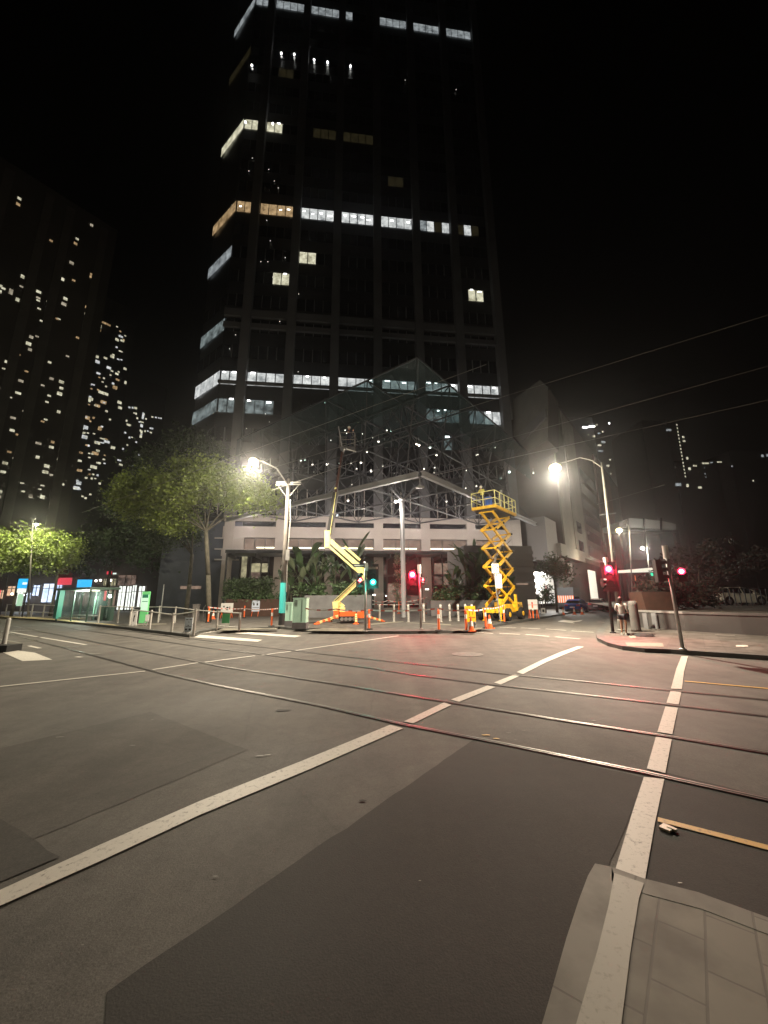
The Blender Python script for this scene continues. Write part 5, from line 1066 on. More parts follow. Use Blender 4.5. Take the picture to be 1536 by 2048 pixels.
# lit ad panel, red panel
for nm, lbl, x0, y0, x1, y1, yb, mm in (('advert_panel', 'lit pale advertising panel in a dark frame at the right end of the shelter', 187, 1192, 199, 1228, 1240, 'mintpanel'), ('poster_panel', 'small red lit panel above the green bins', 208, 1182, 215, 1201, 1236, 'redsign')):
    Yp = gp((x0 + x1) / 2, yb, PZ).y; a_ = at(x0, y1, Yp); c_ = at(x1, y0, Yp); cx = (a_.x + c_.x) / 2; t2 = thing(nm, lbl, 'sign', (cx, Yp, PZ))
    MB().box((cx, Yp, (PZ + c_.z) / 2 + .03), (c_.x - a_.x + .12, .14, c_.z - PZ + .06)).build('frame', M['black'], t2); MB().box((cx, Yp - .08, (a_.z + c_.z) / 2), (c_.x - a_.x, .02, c_.z - a_.z)).build('lit_face', E_[mm], t2)
    if mm == 'mintpanel': 
        b = MB(); b.add([(cx - .12, Yp - .1, c_.z - .5), (cx + .14, Yp - .1, c_.z - .5), (cx, Yp - .1, c_.z - .15)], [(0, 1, 2)]); b.box((cx, Yp - .1, c_.z - .75), (.2, .006, .5)); b.build('printed_marks', M['bin'], t2)
# blue tram stop sign
Yp = gp(47, 1234, PZ).y; t2 = thing('tram_stop_sign', 'bright blue and white lit tram stop sign on a pole at the far left', 'sign', at(44, 1234, Yp)); cc = at(47, 1167, Yp)
MB().tube(at(44, 1234, Yp), (at(44, 1234, Yp).x, Yp, cc.z + .6), .06, n=8).build('pole', M['black'], t2)
b = MB(); b.box(cc, (.98, .12, .98), .1); b.build('sign_face', E_['sky'], t2); MB().box(cc - UP * .72, (.9, .1, .4), .1).build('lower_sign_face', E_['skyw'], t2); MB().box(cc + Vector((.2, -.07, 0)), (.42, .02, .22), .1).build('printed_marks', E_['skyw'], t2)
MB().box(at(40, 1200, Yp), (.5, .12, 1.2)).build('route_panel', E_['mintpanel'], t2)
# green bins
for k, (x0, x1) in enumerate(((201, 213), (214, 226))):
    Yp = gp(x0, 1241, PZ).y; a_ = at(x0, 1240, Yp); c_ = at(x1, 1214, Yp); cx = (a_.x + c_.x) / 2; t2 = thing('litter_bin', '%s of the two green bins beside the tram shelter' % ('left', 'right')[k], 'bin', (cx, Yp, PZ), 0, 'green bins')
    MB().box((cx, Yp, (PZ + c_.z) / 2), (c_.x - a_.x - .04, .5, c_.z - PZ)).build('bin_body', M['bin'], t2); MB().box((cx, Yp, c_.z + .04), (c_.x - a_.x, .56, .08)).build('lid', M['dark'], t2)
    MB().bar((cx - .1, Yp - .26, PZ + .2), (cx - .1, Yp - .26, c_.z - .1), .04).build('reflective_strip', M['whiteref'], t2)
# far-left traffic island end with bollard
b = MB(); p = gp(22, 1303); b.box((p.x - 1.0, p.y, .12), (2.2, .6, .24), 0); o = b.build('island_nose', M['rubber']); origin_to(o, (p.x - 1.0, p.y, 0)); tag(o, 'black rubber nose of the traffic island at the left edge', 'kerb block')
p = gp(5, 1302, 0); b = MB(); b.lathe([(.075, .1), (.07, 1.12), (.05, 1.17)], p, 12); o = b.build('island_bollard', M['poleg']); origin_to(o, p); tag(o, 'grey bollard standing on the traffic island nose at the left edge', 'bollard')
# round concrete post right corner
p = gp(1273, 1263, .13); zt = at(1271, 1203, p.y).z; b = MB(); b.lathe([(.23, 0), (.21, .1), (.19, zt - .3), (.18, zt - .13), (.1, zt - .1)], p, 20); o = b.build('concrete_post', M['postc'], smooth=True); origin_to(o, p); tag(o, 'thick pale round concrete post right of the standing woman', 'post')
# parapet wall
pA = [gp(1278, 1254, .13), gp(1372, 1262, .13), gp(1700, 1282, .13)]
t = thing('parapet_wall', 'low dark parapet wall with a white capped left end along the right corner', 'wall', pA[0])
for i in (0, 1):
    A, B_ = pA[i], pA[i + 1]; n_ = Vector((-(B_ - A).y, (B_ - A).x, 0)).normalized() * .28
    if n_.y < 0: n_ = -n_
    MB().hexa([A, B_, B_ + n_, A + n_], [Vector((v.x, v.y, .93)) for v in (A, B_, B_ + n_, A + n_)]).build('wall_panel', mat('parapet_left', (.035, .033, .031), .7, var=.4, vs=3) if i == 0 else mat('parapet_dark', (.03, .030, .028), .7, var=.2, vs=1), t)
    z0 = .935; e = n_ * .15
    MB().hexa([Vector((v.x, v.y, z0)) for v in (A - e, B_ - e, B_ + n_ + e, A + n_ + e)], [Vector((v.x, v.y, z0 + .1)) for v in (A - e, B_ - e, B_ + n_ + e, A + n_ + e)]).build('capping', M['steel'] if i == 0 else mat('cap_grey', (.06, .058, .055), .7), t)
for x in (1292, 1310, 1346): 
    p = gp(x, 1257, .13); MB().bar(p + Vector((0, -.07, 0)), p + Vector((0, -.07, .78)), .35, .06).build('pilaster', M['planter'], t)
# planter box + shrubs + fence + white car on terrace
TZ = .98
t = thing('planter_box', 'dark brown timber planter box on the wall left of the leaning signal pole', 'planter', (at(1306, 1220, 23).x, 23, TZ))
a_ = at(1284, 1221, 23); c_ = at(1332, 1184, 23); MB().hexa([(a_.x, 22.6, TZ), (c_.x, 22.6, TZ), (c_.x, 23.8, TZ), (a_.x, 23.8, TZ)], [(a_.x - .15, 22.6, c_.z), (c_.x + .15, 22.6, c_.z), (c_.x + .15, 23.8, c_.z), (a_.x - .15, 23.8, c_.z)]).build('box', M['brown'], t)
MB().box(((a_.x + c_.x) / 2, 23.2, c_.z + .01), (c_.x - a_.x, 1, .06)).build('soil', M['soil'], t)

# ================================================================== PLANTS
def leaves(mb, centers, n, size, rr, flat=1.0, long=1.0):
    for (c, r) in centers:
        for _ in range(n):
            d = Vector((rr.gauss(0, 1), rr.gauss(0, 1), rr.gauss(0, 1) * flat)) * (r * .55); p = c + d
            s = size * rr.uniform(.55, 1.25); ax = Vector((rr.uniform(-1, 1), rr.uniform(-1, 1), rr.uniform(-.7, .7))).normalized(); ay = ax.cross(Vector((rr.uniform(-1, 1), rr.uniform(-1, 1), rr.uniform(-1, 1)))).normalized()
            ax = ax * s * long; ay = ay * s * .6; az = ax.cross(ay).normalized() * s * .18
            mb.add([p - ax, p - ay * .8 + az, p + ay * .8 + az, p + ax], [(0, 1, 2), (1, 3, 2)])
def tree(name, label, base, fork_z, lobes, nclus, nleaf, lsize, crad, seed, tr=.22, mat_='leaf', lean=(0, 0), cat='tree', group=None):
    rr = random.Random(seed); base = Vector(base); t = thing(name, label, cat, base, 0, group)
    fk = Vector((base.x + lean[0], base.y + lean[1], fork_z)); mid = base.lerp(fk, .5) + Vector((.06, 0, 0))
    b = MB(); b.path([base, mid, fk], [tr * 1.15, tr, tr * .85], 10); trunk = b.build('trunk', M['bark'], t, smooth=True)
    cs = []; tips = []
    tot = sum(l[1][0] * l[1][1] * l[1][2] for l in lobes)
    for lc, lr in lobes:
        lc = Vector(lc); k = max(3, int(nclus * (lr[0] * lr[1] * lr[2]) / tot)); tips.append(lc)
        for _ in range(k):
            while True:
                d = Vector((rr.uniform(-1, 1), rr.uniform(-1, 1), rr.uniform(-1, 1)))
                if .25 < d.length < 1: break
            d = d * (1 if rr.random() < .8 else 1.12)
            cs.append((lc + Vector((d.x * lr[0], d.y * lr[1], d.z * lr[2])), crad * rr.uniform(.6, 1.25)))
    for lc in tips:
        L = MB(); m_ = fk.lerp(lc, .5) + UP * .4; L.path([fk, m_, lc], [tr * .45, tr * .26, tr * .1], 7)
        for _ in range(5):
            e = rr.choice(cs)[0]
            if (e - lc).length < 5: L.path([m_.lerp(lc, rr.uniform(.1, .9)), e], [tr * .16, tr * .05], 5)
        L.build('limb', M['bark'], t)
    b = MB(); leaves(b, cs, nleaf, lsize, rr); b.build('crown', M[mat_], t); return t
tb0 = gp(418, 1243, PZ); Yt = tb0.y
P_ = lambda x, y, dy=0: at(x, y, Yt + dy)
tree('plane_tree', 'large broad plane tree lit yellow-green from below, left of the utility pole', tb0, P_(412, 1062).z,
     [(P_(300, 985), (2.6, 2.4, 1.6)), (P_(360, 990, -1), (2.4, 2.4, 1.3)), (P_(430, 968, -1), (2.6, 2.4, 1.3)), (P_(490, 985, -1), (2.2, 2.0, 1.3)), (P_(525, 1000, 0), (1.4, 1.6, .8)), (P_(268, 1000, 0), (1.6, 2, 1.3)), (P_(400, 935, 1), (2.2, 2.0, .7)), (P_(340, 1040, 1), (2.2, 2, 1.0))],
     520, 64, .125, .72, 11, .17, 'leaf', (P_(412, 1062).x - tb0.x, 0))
def T_(x, y, Y): return at(x, y, Y)
tree('street_tree', 'tall dark tree mass rising behind the lit plane tree crown', at(372, 1226, 41).xy.to_3d() + UP * PZ, 6.5,
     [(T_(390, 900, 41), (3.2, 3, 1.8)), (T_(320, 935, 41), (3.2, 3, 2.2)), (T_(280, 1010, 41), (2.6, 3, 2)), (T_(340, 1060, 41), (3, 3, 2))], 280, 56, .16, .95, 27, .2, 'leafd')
tree('street_tree', 'bright green street tree glowing around the left street lamp', gp(100, 1232, PZ).xy.to_3d() + UP * PZ, 4.6,
     [(T_(80, 1080, 42), (2.2, 2.2, 1.2)), (T_(120, 1095, 42), (2, 2, 1.4)), (T_(50, 1110, 42), (2.4, 2, 1.3)), (T_(100, 1120, 43), (2.6, 2, 1.2))], 180, 60, .15, .75, 21, .14)
tree('street_tree', 'green street tree cut by the left edge of the view', gp(22, 1233, PZ).xy.to_3d() + UP * PZ, 4.4,
     [(T_(15, 1100, 40), (2.4, 2.2, 1.4)), (T_(-30, 1090, 40), (3, 2.2, 1.8)), (T_(20, 1130, 41), (2.4, 2, 1))], 150, 60, .15, .75, 22, .14)
tree('street_tree', 'dim dark street tree between the green tree and the plane tree', at(208, 1226, 50).xy.to_3d() + UP * PZ, 5.5,
     [(T_(200, 1090, 50), (3.2, 3, 2.4)), (T_(260, 1080, 50), (3.6, 3, 2.8)), (T_(310, 1110, 50), (2.6, 3, 2)), (T_(160, 1120, 50), (2.4, 3, 1.6)), (T_(240, 1010, 52), (2.6, 3, 2))], 200, 34, .24, .95, 23, .18, 'leafd')
tree('street_tree', 'small leafy sapling in front of the speckled lit wall', gp(1092, 1226, PZ), 2.2, [(at(1092, 1180, 38.5), (.55, .5, .6)), (at(1084, 1196, 38.5), (.5, .5, .4)), (at(1098, 1196, 38.5), (.45, .4, .4))], 30, 22, .13, .3, 24, .05, 'leafd')
tree('street_tree', 'round dark tree hanging over the speckled wall by the hotel frontage', at(1112, 1200, 43).xy.to_3d() + UP * PZ, 5.4, [(at(1106, 1133, 42), (1.7, 1.4, 1.0)), (at(1122, 1150, 42), (1.0, 1, .7))], 50, 34, .16, .6, 25, .12, 'leafd')
tree('street_tree', 'dark tree at the right behind the pedestrian signal', at(1400, 1180, 30).xy.to_3d() + UP * TZ, 2.6, [(at(1400, 1120, 31), (2.2, 2, 1.3)), (at(1460, 1120, 33), (2.6, 2, 1.8)), (at(1350, 1135, 34), (1.8, 2, 1.2))], 60, 24, .18, .7, 26, .12, 'leaf_shaded')
# bird-of-paradise palms
def palm_blade(mb, base, ang, up, ln, wd, droop, rr, pale=False):
    hd = Vector((math.cos(ang), math.sin(ang), 0)); pts = []; n = 8
    for k in range(n + 1):
        t = k / n; r = ln * (math.sin(t * up) / max(up, .01)); z = ln * (t * math.cos(up * .6)) - droop * ln * t ** 3
        pts.append(base + hd * r * .75 + UP * z)
    side = hd.cross(UP)
    for k in range(n):
        t0, t1 = k / n, (k + 1) / n; w_ = lambda t: wd * (math.sin(max(0, (t - .35) / .65) * math.pi) ** .7 if t > .35 else .06)
        a0, a1 = w_(t0), w_(t1); p, q = pts[k], pts[k + 1]; l = UP * .35
        mb.add([p, q, q + side * a1 + l * a1, p + side * a0 + l * a0, q - side * a1 + l * a1, p - side * a0 + l * a0], [(0, 1, 2, 3), (0, 5, 4, 1)])
def palm(label, p, hgt, n, seed, wd=.3, name='palm_plant', mat_='palm', group='palms in the plaza planters', spread=1.3):
    rr = random.Random(seed); t = thing(name, label, 'plant', p, 0, group); b = MB(); g = MB(); st = MB()
    for k in range(n):
        ang = rr.uniform(0, 2 * math.pi); off = Vector((rr.gauss(0, .25), rr.gauss(0, .2), 0)); h0 = hgt * rr.uniform(.05, .55); bs = p + off + UP * h0
        palm_blade(b if rr.random() < .75 else g, bs, ang, rr.uniform(.4, spread), hgt * rr.uniform(.42, .7), wd * rr.uniform(.7, 1.3), rr.uniform(.05, .45), rr)
    for _ in range(4): st.tube(p + Vector((rr.gauss(0, .2), rr.gauss(0, .2), 0)), p + Vector((rr.gauss(0, .3), rr.gauss(0, .3), hgt * .6)), .08, .05, 7)
    b.build('fronds', M[mat_], t)
    if g.f: g.build('pale_fronds', M['palmg'], t)
    st.build('stems', M['bark'], t); return t
def shrub(label, p, r, h_, n, seed, mat_='palm', size=.13, group='low shrubs in the planters', name='shrub'):
    rr = random.Random(seed); t = thing(name, label, 'shrub', p, 0, group); b = MB(); cs = [(Vector(p) + Vector((rr.uniform(-1, 1) * r[0], rr.uniform(-1, 1) * r[1], rr.uniform(.15, 1) * h_)), .32) for _ in range(n)]
    leaves(b, cs, 30, size, rr, long=1.6); b.build('foliage', M[mat_], t)
    s = MB()
    for c, _ in cs[:10]: s.tube((c.x, c.y, p[2]), c, .015, n=4)
    s.build('stems', M['bark'], t); return t
# planters
def planter(label, x0, x1, yb, ytop, Y, dep, m='planter'):
    a_, c_ = at(x0, yb, Y), at(x1, ytop, Y); t = thing('planter', label, 'planter', ((a_.x + c_.x) / 2, Y, PZ), 0, 'plaza planters'); cx = (a_.x + c_.x) / 2; wd = c_.x - a_.x
    b = MB(); zt = c_.z
    for dx, dy, sx, sy in ((0, 0, wd, .18), (0, dep, wd, .18), (-wd / 2 + .09, dep / 2, .18, dep - .18), (wd / 2 - .09, dep / 2, .18, dep - .18)): b.box((cx + dx, Y + dy, (PZ + zt) / 2), (sx, sy, zt - PZ))
    b.build('planter_wall', M[m], t); MB().box((cx, Y + dep / 2, zt - .12), (wd - .36, dep - .2, .1)).build('soil', M['soil'], t); return zt
z1 = planter('long grey concrete planter behind the boom lift', 608, 742, 1232, 1190, 35, 3.5)
z2 = planter('dark concrete planter behind the bollards right of the entrance', 862, 1004, 1228, 1200, 36, 3.5)
z3 = planter('low stone planter holding the clipped hedge left of the utility pole', 452, 562, 1222, 1198, 38, 2.5, 'brown')
pz = lambda x, Y, z: Vector((at(x, 1200, Y).x, Y, z))
for lbl, x, Y, z, hg, n, sd, wdh in (('tall broad-leaved palm above the short mint cabinet', 600, 37, z1, 5.2, 22, 1, .34), ('dense palm clump behind the tall mint cabinet', 632, 37, z1, 4.8, 24, 2, .34), ('palm with dark upright leaves behind the lower boom arm', 668, 37.5, z1, 4.6, 18, 3, .3),
        ('tallest palm with arching blades above the middle of the boom lift', 706, 38, z1, 6.6, 14, 4, .22), ('short palm at the right end of the left planter', 722, 36.5, z1, 2.6, 12, 5, .2), ('small palm beside the utility pole shaft', 578, 38, z1 - .5, 4.4, 16, 6, .3),
        ('palm with pale arching fronds at the left of the right planter', 940, 38, z2, 5.8, 20, 7, .2), ('dense dark palm against the scissor lift', 975, 37.5, z2, 5.4, 26, 8, .26), ('tall palm behind the speed sign', 960, 38.5, z2, 6.4, 20, 9, .24), ('low palm at the left end of the right planter', 912, 37.5, z2, 3.4, 18, 10, .22), ('palm partly behind the scissor lift arms', 998, 38, z2, 4.6, 20, 12, .26)):
    palm(lbl, pz(x, Y, z - .1), hg, n, sd, wdh)
for lbl, x, Y, z, r, h_, n, sd in (('low green shrub at the left end of the boom lift planter', 620, 36, z1, (1.2, .8), 1.0, 26, 31), ('spiky low shrub above the boom lift base', 700, 36, z1, (1.4, .8), 1.1, 30, 32), ('low shrub mass at the left of the right planter', 885, 37, z2, (.9, .8), .8, 22, 33), ('leafy shrub in the middle of the right planter', 930, 37, z2, (1.4, .8), 1.3, 34, 34), ('shrub behind the scissor lift base', 985, 37, z2, (1.2, .8), 1.6, 30, 35)):
    shrub(lbl, pz(x, Y, z - .1), r, h_, n, sd)
shrub('small shrub with yellow lit tips beside the canopy column', pz(799, 44, PZ), (.5, .5), 6.5, 26, 36, 'palmg', .12)
# hedge
shrub('dark clipped hedge block left of the utility pole', pz(497, 39, z3 - .2), (2.2, .8), 2.1, 150, 41, 'leafd', .11, None, 'hedge')
shrub('scrubby low planting under the clipped hedge', pz(505, 38.4, z3 - .3), (2.6, .4), .7, 36, 42, 'palm', .1, None)
for lbl, x, Y, r, h_, n, sd in (('scrubby dark bush on the brown planter box', 1312, 23.2, (.7, .4), .9, 30, 51), ('broad dark hedge behind the parapet, left of the white car', 1372, 26, (1.6, .8), 1.7, 80, 52), ('low bush right of the brown planter box', 1342, 24, (.8, .5), 1.4, 40, 53)):
    shrub(lbl, Vector((at(x, 1200, Y).x, Y, TZ + (.9 if sd == 51 else 0))), r, h_, n, sd, 'leaf_shaded', .12, 'bushes behind the parapet')
# picket fence before the white car
t = thing('picket_fence', 'thin dark picket fence standing in front of the parked white car', 'fence', (at(1400, 1210, 31).x, 31, TZ)); b = MB()
xa, xb = at(1385, 1200, 31).x, at(1560, 1200, 31).x; n = int((xb - xa) / .42)
for k in range(n): b.bar((xa + k * .42, 31, TZ), (xa + k * .42, 31, TZ + 1.35), .05)
b.build('pickets', M['black'], t); b = MB(); b.bar((xa, 31, TZ + .15), (xb, 31, TZ + .15), .05); b.bar((xa, 31, TZ + 1.32), (xb, 31, TZ + 1.32), .05); b.build('fence_rail', M['black'], t)
# metal fence by the speckled wall
t = thing('steel_fence', 'upright steel bar fence in front of the sapling by the lit wall', 'fence', gp(1076, 1228, PZ))
for k in range(5):
    p = gp(1072 + k * 5, 1227 - k * .6, PZ); MB().bar(p, p + UP * 1.5, .07).build('fence_bar', M['poleg'], t)
A, B_ = gp(1072, 1227, PZ), gp(1092, 1224.6, PZ); MB().bar(A + UP * 1.5, B_ + UP * 1.5, .06).build('fence_rail', M['poleg'], t)
board('framed_notice', 'small white framed notice low in front of the steel bar fence', 'sign', 1083, 1216, 1090, 1227, 1228, M['sign'], legs=None, strokes=((.25, .25, .75, .75),))

# ================================================================== CARS
def car(label, loc, rz, paintm, L=4.2, Wd=1.76, hatch=True, s=1.0, rear_lit=False):
    t = thing('parked_car', label, 'car', loc, rz)
    hw = Wd / 2
    # stations: x, half width at sill, at belt, z bottom, z belt
    st = [(-L / 2, .72, .70, .42, .92), (-L / 2 + .12, .94, .90, .28, 1.0 if hatch else .98), (-L / 2 + .6, 1, .96, .22, 1.02), (-.5, 1, .97, .2, .98), (.6, 1, .96, .2, .94), (L / 2 - .9, 1, .94, .22, .86), (L / 2 - .3, .93, .86, .26, .76), (L / 2 - .05, .78, .7, .34, .62), (L / 2, .66, .6, .4, .56)]
    b = MB(); rings = []
    for x, ws, wb, z0, zb in st:
        zm = (z0 + zb) / 2
        rings.append([(x, -hw * ws * .93, z0), (x, -hw * ws, z0 + .16), (x, -hw * ws, zm + .1), (x, -hw * wb, zb - .03), (x, -hw * wb * .9, zb + .02), (x, hw * wb * .9, zb + .02), (x, hw * wb, zb - .03), (x, hw * ws, zm + .1), (x, hw * ws, z0 + .16), (x, hw * ws * .93, z0)])
    k = 10; vs = [p for r in rings for p in r]; fs = [(i * k + j, i * k + (j + 1) % k, (i + 1) * k + (j + 1) % k, (i + 1) * k + j) for i in range(len(st) - 1) for j in range(k)]
    b.add(vs, fs + [list(range(k)), [(len(st) - 1) * k + j for j in range(k)][::-1]]); b.build('body', paintm, t, world=False, smooth=False)
    # cabin
    cs = [(-L / 2 + .22, .84, .95, 1.0), (-L / 2 + .62, .74, .95, 1.36), (-L / 2 + 1.1, .72, .95, 1.45), (.1, .72, .93, 1.46), (.75, .76, .9, 1.30), (1.42, .84, .84, .90)]
    b = MB(); vs = []
    for x, wt, z0, z1 in cs: vs += [(x, -hw * .9, z0), (x, -hw * wt, z1), (x, hw * wt, z1), (x, hw * .9, z0)]
    b.add(vs, [(i * 4 + j, i * 4 + j + 1, i * 4 + j + 5, i * 4 + j + 4) for i in range(len(cs) - 1) for j in range(3)] + [(0, 1, 2, 3), (23, 22, 21, 20)]); b.build('window_glass', M['carglass'], t, world=False)
    b = MB(); rf = [(-L / 2 + .5, .70, 1.32), (-L / 2 + .62, .72, 1.38), (-L / 2 + 1.1, .71, 1.475), (.1, .71, 1.485), (.62, .71, 1.37)]; vs = []
    for x, wt, z in rf: vs += [(x, -hw * wt, z - .03), (x, -hw * wt * .9, z + .012), (x, hw * wt * .9, z + .012), (x, hw * wt, z - .03)]
    b.add(vs, [(i * 4 + j, i * 4 + j + 1, i * 4 + j + 5, i * 4 + j + 4) for i in range(len(rf) - 1) for j in range(3)]); 
    for sy in (-1, 1):
        b.bar((-.05, sy * hw * .925, .95), (-.1, sy * hw * .735, 1.45), .08, .03); b.bar((-1.25, sy * hw * .915, .97), (-1.2, sy * hw * .74, 1.45), .1, .03)
        b.bar((1.42, sy * hw * .86, .9), (.68, sy * hw * .745, 1.36), .07, .05)
    b.build('roof', paintm, t, world=False)
    for x in (-L / 2 + .78, L / 2 - .85):
        for sy in (-1, 1):
            MB().tube((x, sy * (hw - .2), .32), (x, sy * (hw + .015), .32), .33, n=18).build('wheel', M['rubber'], t, world=False)
            ww = t.children[-1]; MB().tube((x, sy * (hw + .0), .32), (x, sy * (hw + .03), .32), .22, .2, n=12).build('rim', M['rim'], ww, world=False)
        for sy in (-1, 1): MB().tube((x, sy * (hw - .3), .34), (x, sy * (hw + .006), .34), .40, n=18).build('wheel_arch', M['black'], t, world=False)
    for sy in (-1, 1):
        MB().box((-L / 2 + .07, sy * hw * .68, .84), (.16, .34, .18)).build('tail_lamp', M['tail'], t, world=False)
        MB().box((L / 2 - .12, sy * hw * .66, .62), (.2, .36, .13)).build('headlight', M['rim'], t, world=False)
        MB().box((.85, sy * (hw + .08), .98), (.14, .2, .12)).build('wing_mirror', paintm, t, world=False)
    MB().box((-L / 2 - .01, 0, .62), (.03, .5, .13)).build('number_plate', M['plate'], t, world=False)
    MB().box((-L / 2 + .04, 0, .36), (.14, Wd * .78, .14)).build('rear_bumper', M['dark'], t, world=False)
    return t
pbl = gp(1143, 1226, 0); pbl = pbl + U * 1.9 + Vector((.2, 0, 0))
car('blue hatchback parked rear-on behind the three cones on the cross street', (pbl.x, pbl.y, 0), ROTU, M['blue'])
p2 = pbl + U * 6.8 - V * .0
car('dark car parked ahead of the blue hatchback beside the orange truck', (p2.x + 1.2, p2.y, 0), ROTU, M['cark'])
wc = at(1473, 1205, 34.5); car('white sedan seen side-on behind the picket fence at far right', (wc.x, 34.5, TZ + .004), 0.06, M['carw'], 4.5, 1.78)
# works truck with orange rear panel
tp_ = p2 - V * -2.6 + U * 1.5; tp_ = Vector((tp_.x, tp_.y, 0))
tr_ = thing('works_truck', 'small works truck with dark canvas top and orange rear board by the hotel column', 'truck', tp_, ROTU)
MB().box((0, 0, .75), (4.6, 2.0, .5)).build('chassis', M['black'], tr_, world=False); MB().box((-.3, 0, 2.35), (3.4, 2.0, 1.2)).build('canvas_cover', M['dark'], tr_, world=False); MB().box((-2.05, 0, 1.45), (.1, 2.0, .9)).build('orange_tailboard', M['orange'], tr_, world=False); MB().box((2.0, 0, 1.6), (1.3, 1.9, 1.5)).build('cab', M['dark'], tr_, world=False)
for x in (-1.4, 1.6):
    for sy in (-1, 1): MB().tube((x, sy * .8, .42), (x, sy * 1.02, .42), .42, n=16).build('wheel', M['rubber'], tr_, world=False)
b = MB()
for k in range(7): b.box((-2.11, -.85 + k * .28, 1.45), (.02, .09, .9))
b.build('tailboard_stripes', M['whiteref'], tr_, world=False)
# orange barrier mesh next to truck

# ================================================================== SCISSOR LIFT
sl = gp(1008, 1243, PZ); sl = sl + U * 2.0 + V * .9; sl.z = PZ
lift = thing('scissor_lift', 'tall raised yellow scissor lift with railed work platform under the canopy corner', 'lift', sl, ROTU)
B = lambda c, d, nm, m, rz=0: MB().box(c, d, rz).build(nm, M[m], lift, world=False)
B((0, 0, .72), (3.5, 1.5, .34), 'chassis', 'yellow'); B((1.35, -.72, .95), (1.1, .35, .62), 'engine_box', 'yellow'); B((-.9, -.72, .9), (1.5, .34, .5), 'battery_box', 'yellow'); B((1.35, .72, .95), (1.1, .35, .62), 'engine_box', 'yellow')
b = MB(); 
for k in range(3): b.box((1.1 + k * .28, -.905, 1.02 - k * .04), (.14, .02, .2))
b.build('vents', M['black'], lift, world=False)
B((1.55, -.55, 1.55), (.18, .18, .6), 'control_post', 'yellow'); B((-1.5, -.55, 1.3), (.3, .3, .45), 'control_box', 'yellow')
for x in (-1.35, 1.35):
    for sy in (-1, 1):
        MB().tube((x, sy * .78, .44), (x, sy * 1.12, .44), .44, n=20).build('wheel', M['rubber'], lift, world=False); ww = lift.children[-1]
        MB().tube((x, sy * 1.10, .44), (x, sy * 1.15, .44), .2, .16, n=12).build('rim', M['yellow'], ww, world=False)
for x in (-1.9, 1.9):
    for sy in (-1, 1): MB().tube((x * .95, sy * .62, .75), (x * .95, sy * .62, .08), .06).lathe([(.16, 0), (.16, .06)], (x * .95, sy * .62, .02), 10).build('outrigger', M['yellow'], lift, world=False)
deckz = at(1003, 1015, sl.y - 1.6).z - PZ
z0 = 1.05; NS = 5; dz = (deckz - .25 - z0) / NS; xa = 1.55
for k in range(NS):
    zb, zt = z0 + k * dz, z0 + (k + 1) * dz
    for sy in (-.55, .55):
        o1 = sy; o2 = sy * .82
        MB().bar((-xa, o1, zb), (xa, o1, zt), .10, .22).build('scissor_arm', M['yellow'], lift, world=False)
        MB().bar((xa, o2, zb), (-xa, o2, zt), .10, .22).build('scissor_arm', M['yellow'], lift, world=False)
    for x, z_ in ((-xa, zt), (xa, zt), (0, (zb + zt) / 2)): MB().tube((x, -.62, z_), (x, .62, z_), .055, n=8).build('pivot_tube', M['yellow'], lift, world=False)
for k in range(NS):
    for x, z_ in ((-xa, z0 + (k + 1) * dz), (xa, z0 + (k + 1) * dz), (0, z0 + (k + .5) * dz)): MB().tube((x, -.70, z_), (x, -.60, z_), .075, n=10).build('pivot_pin', M['black'], lift, world=False)
for k in (0, 2):
    zb = z0 + k * dz; MB().tube((-.9, 0, zb + .3), (.7, 0, zb + dz * 1.3), .07, n=8).build('lift_cylinder', M['steel'], lift, world=False)
b = MB(); b.path([(1.2, -.1, 1.2), (.6, -.3, 2.2), (1.1, -.2, 3.0), (.4, -.3, 3.9), (.9, -.2, 4.6), (.3, -.25, 5.6)], .035, 5); b.build('hose', M['black'], lift, world=False)
LX, LY = 2.15, .95
B((0, 0, deckz), (LX * 2, LY * 2, .22), 'deck', 'yellow')
B((0, 0, deckz - .14), (LX * 1.9, LY * 1.7, .05), 'deck_underside', 'black')
pst = [(-LX, -LY), (-LX, LY), (LX, -LY), (LX, LY)] + [(x, sy * LY) for x in (-1.2, -.3, .6, 1.4) for sy in (-1, 1)] + [(-LX, 0), (LX, 0)]
for x, y in pst: MB().tube((x * .99, y * .98, deckz + .1), (x * .99, y * .98, deckz + 1.2), .03, n=6).build('guard_post', M['lemon'], lift, world=False)
for z in (.62, 1.2):
    q = [(-LX * .99, -LY * .98), (LX * .99, -LY * .98), (LX * .99, LY * .98), (-LX * .99, LY * .98), (-LX * .99, -LY * .98)]
    MB().path([(x, y, deckz + z) for x, y in q], .028, 6).build('guard_rail', M['lemon'], lift, world=False)
def onlift(x, y, z): return lift.matrix_basis @ Vector((x, y, z))
b = MB(); q = onlift(-1.1, 0, deckz + .11); b.lathe([(.28, 0), (.3, .3), (.28, .6), (.3, .85), (.26, .88)], q, 14); o = b.build('blue_drum', mat('drum_blue', (.03, .1, .4), .5)); origin_to(o, q); tag(o, 'blue drum standing on the raised scissor lift platform', 'drum')
b = MB(); q = onlift(.2, -.5, deckz + .11); b.tube(q, q + Vector((.05, 0, 1.65)), .1, n=10); o = b.build('rolled_sheet', M['canvas']); origin_to(o, q); tag(o, 'pale rolled sheet standing upright on the scissor lift platform', 'roll')

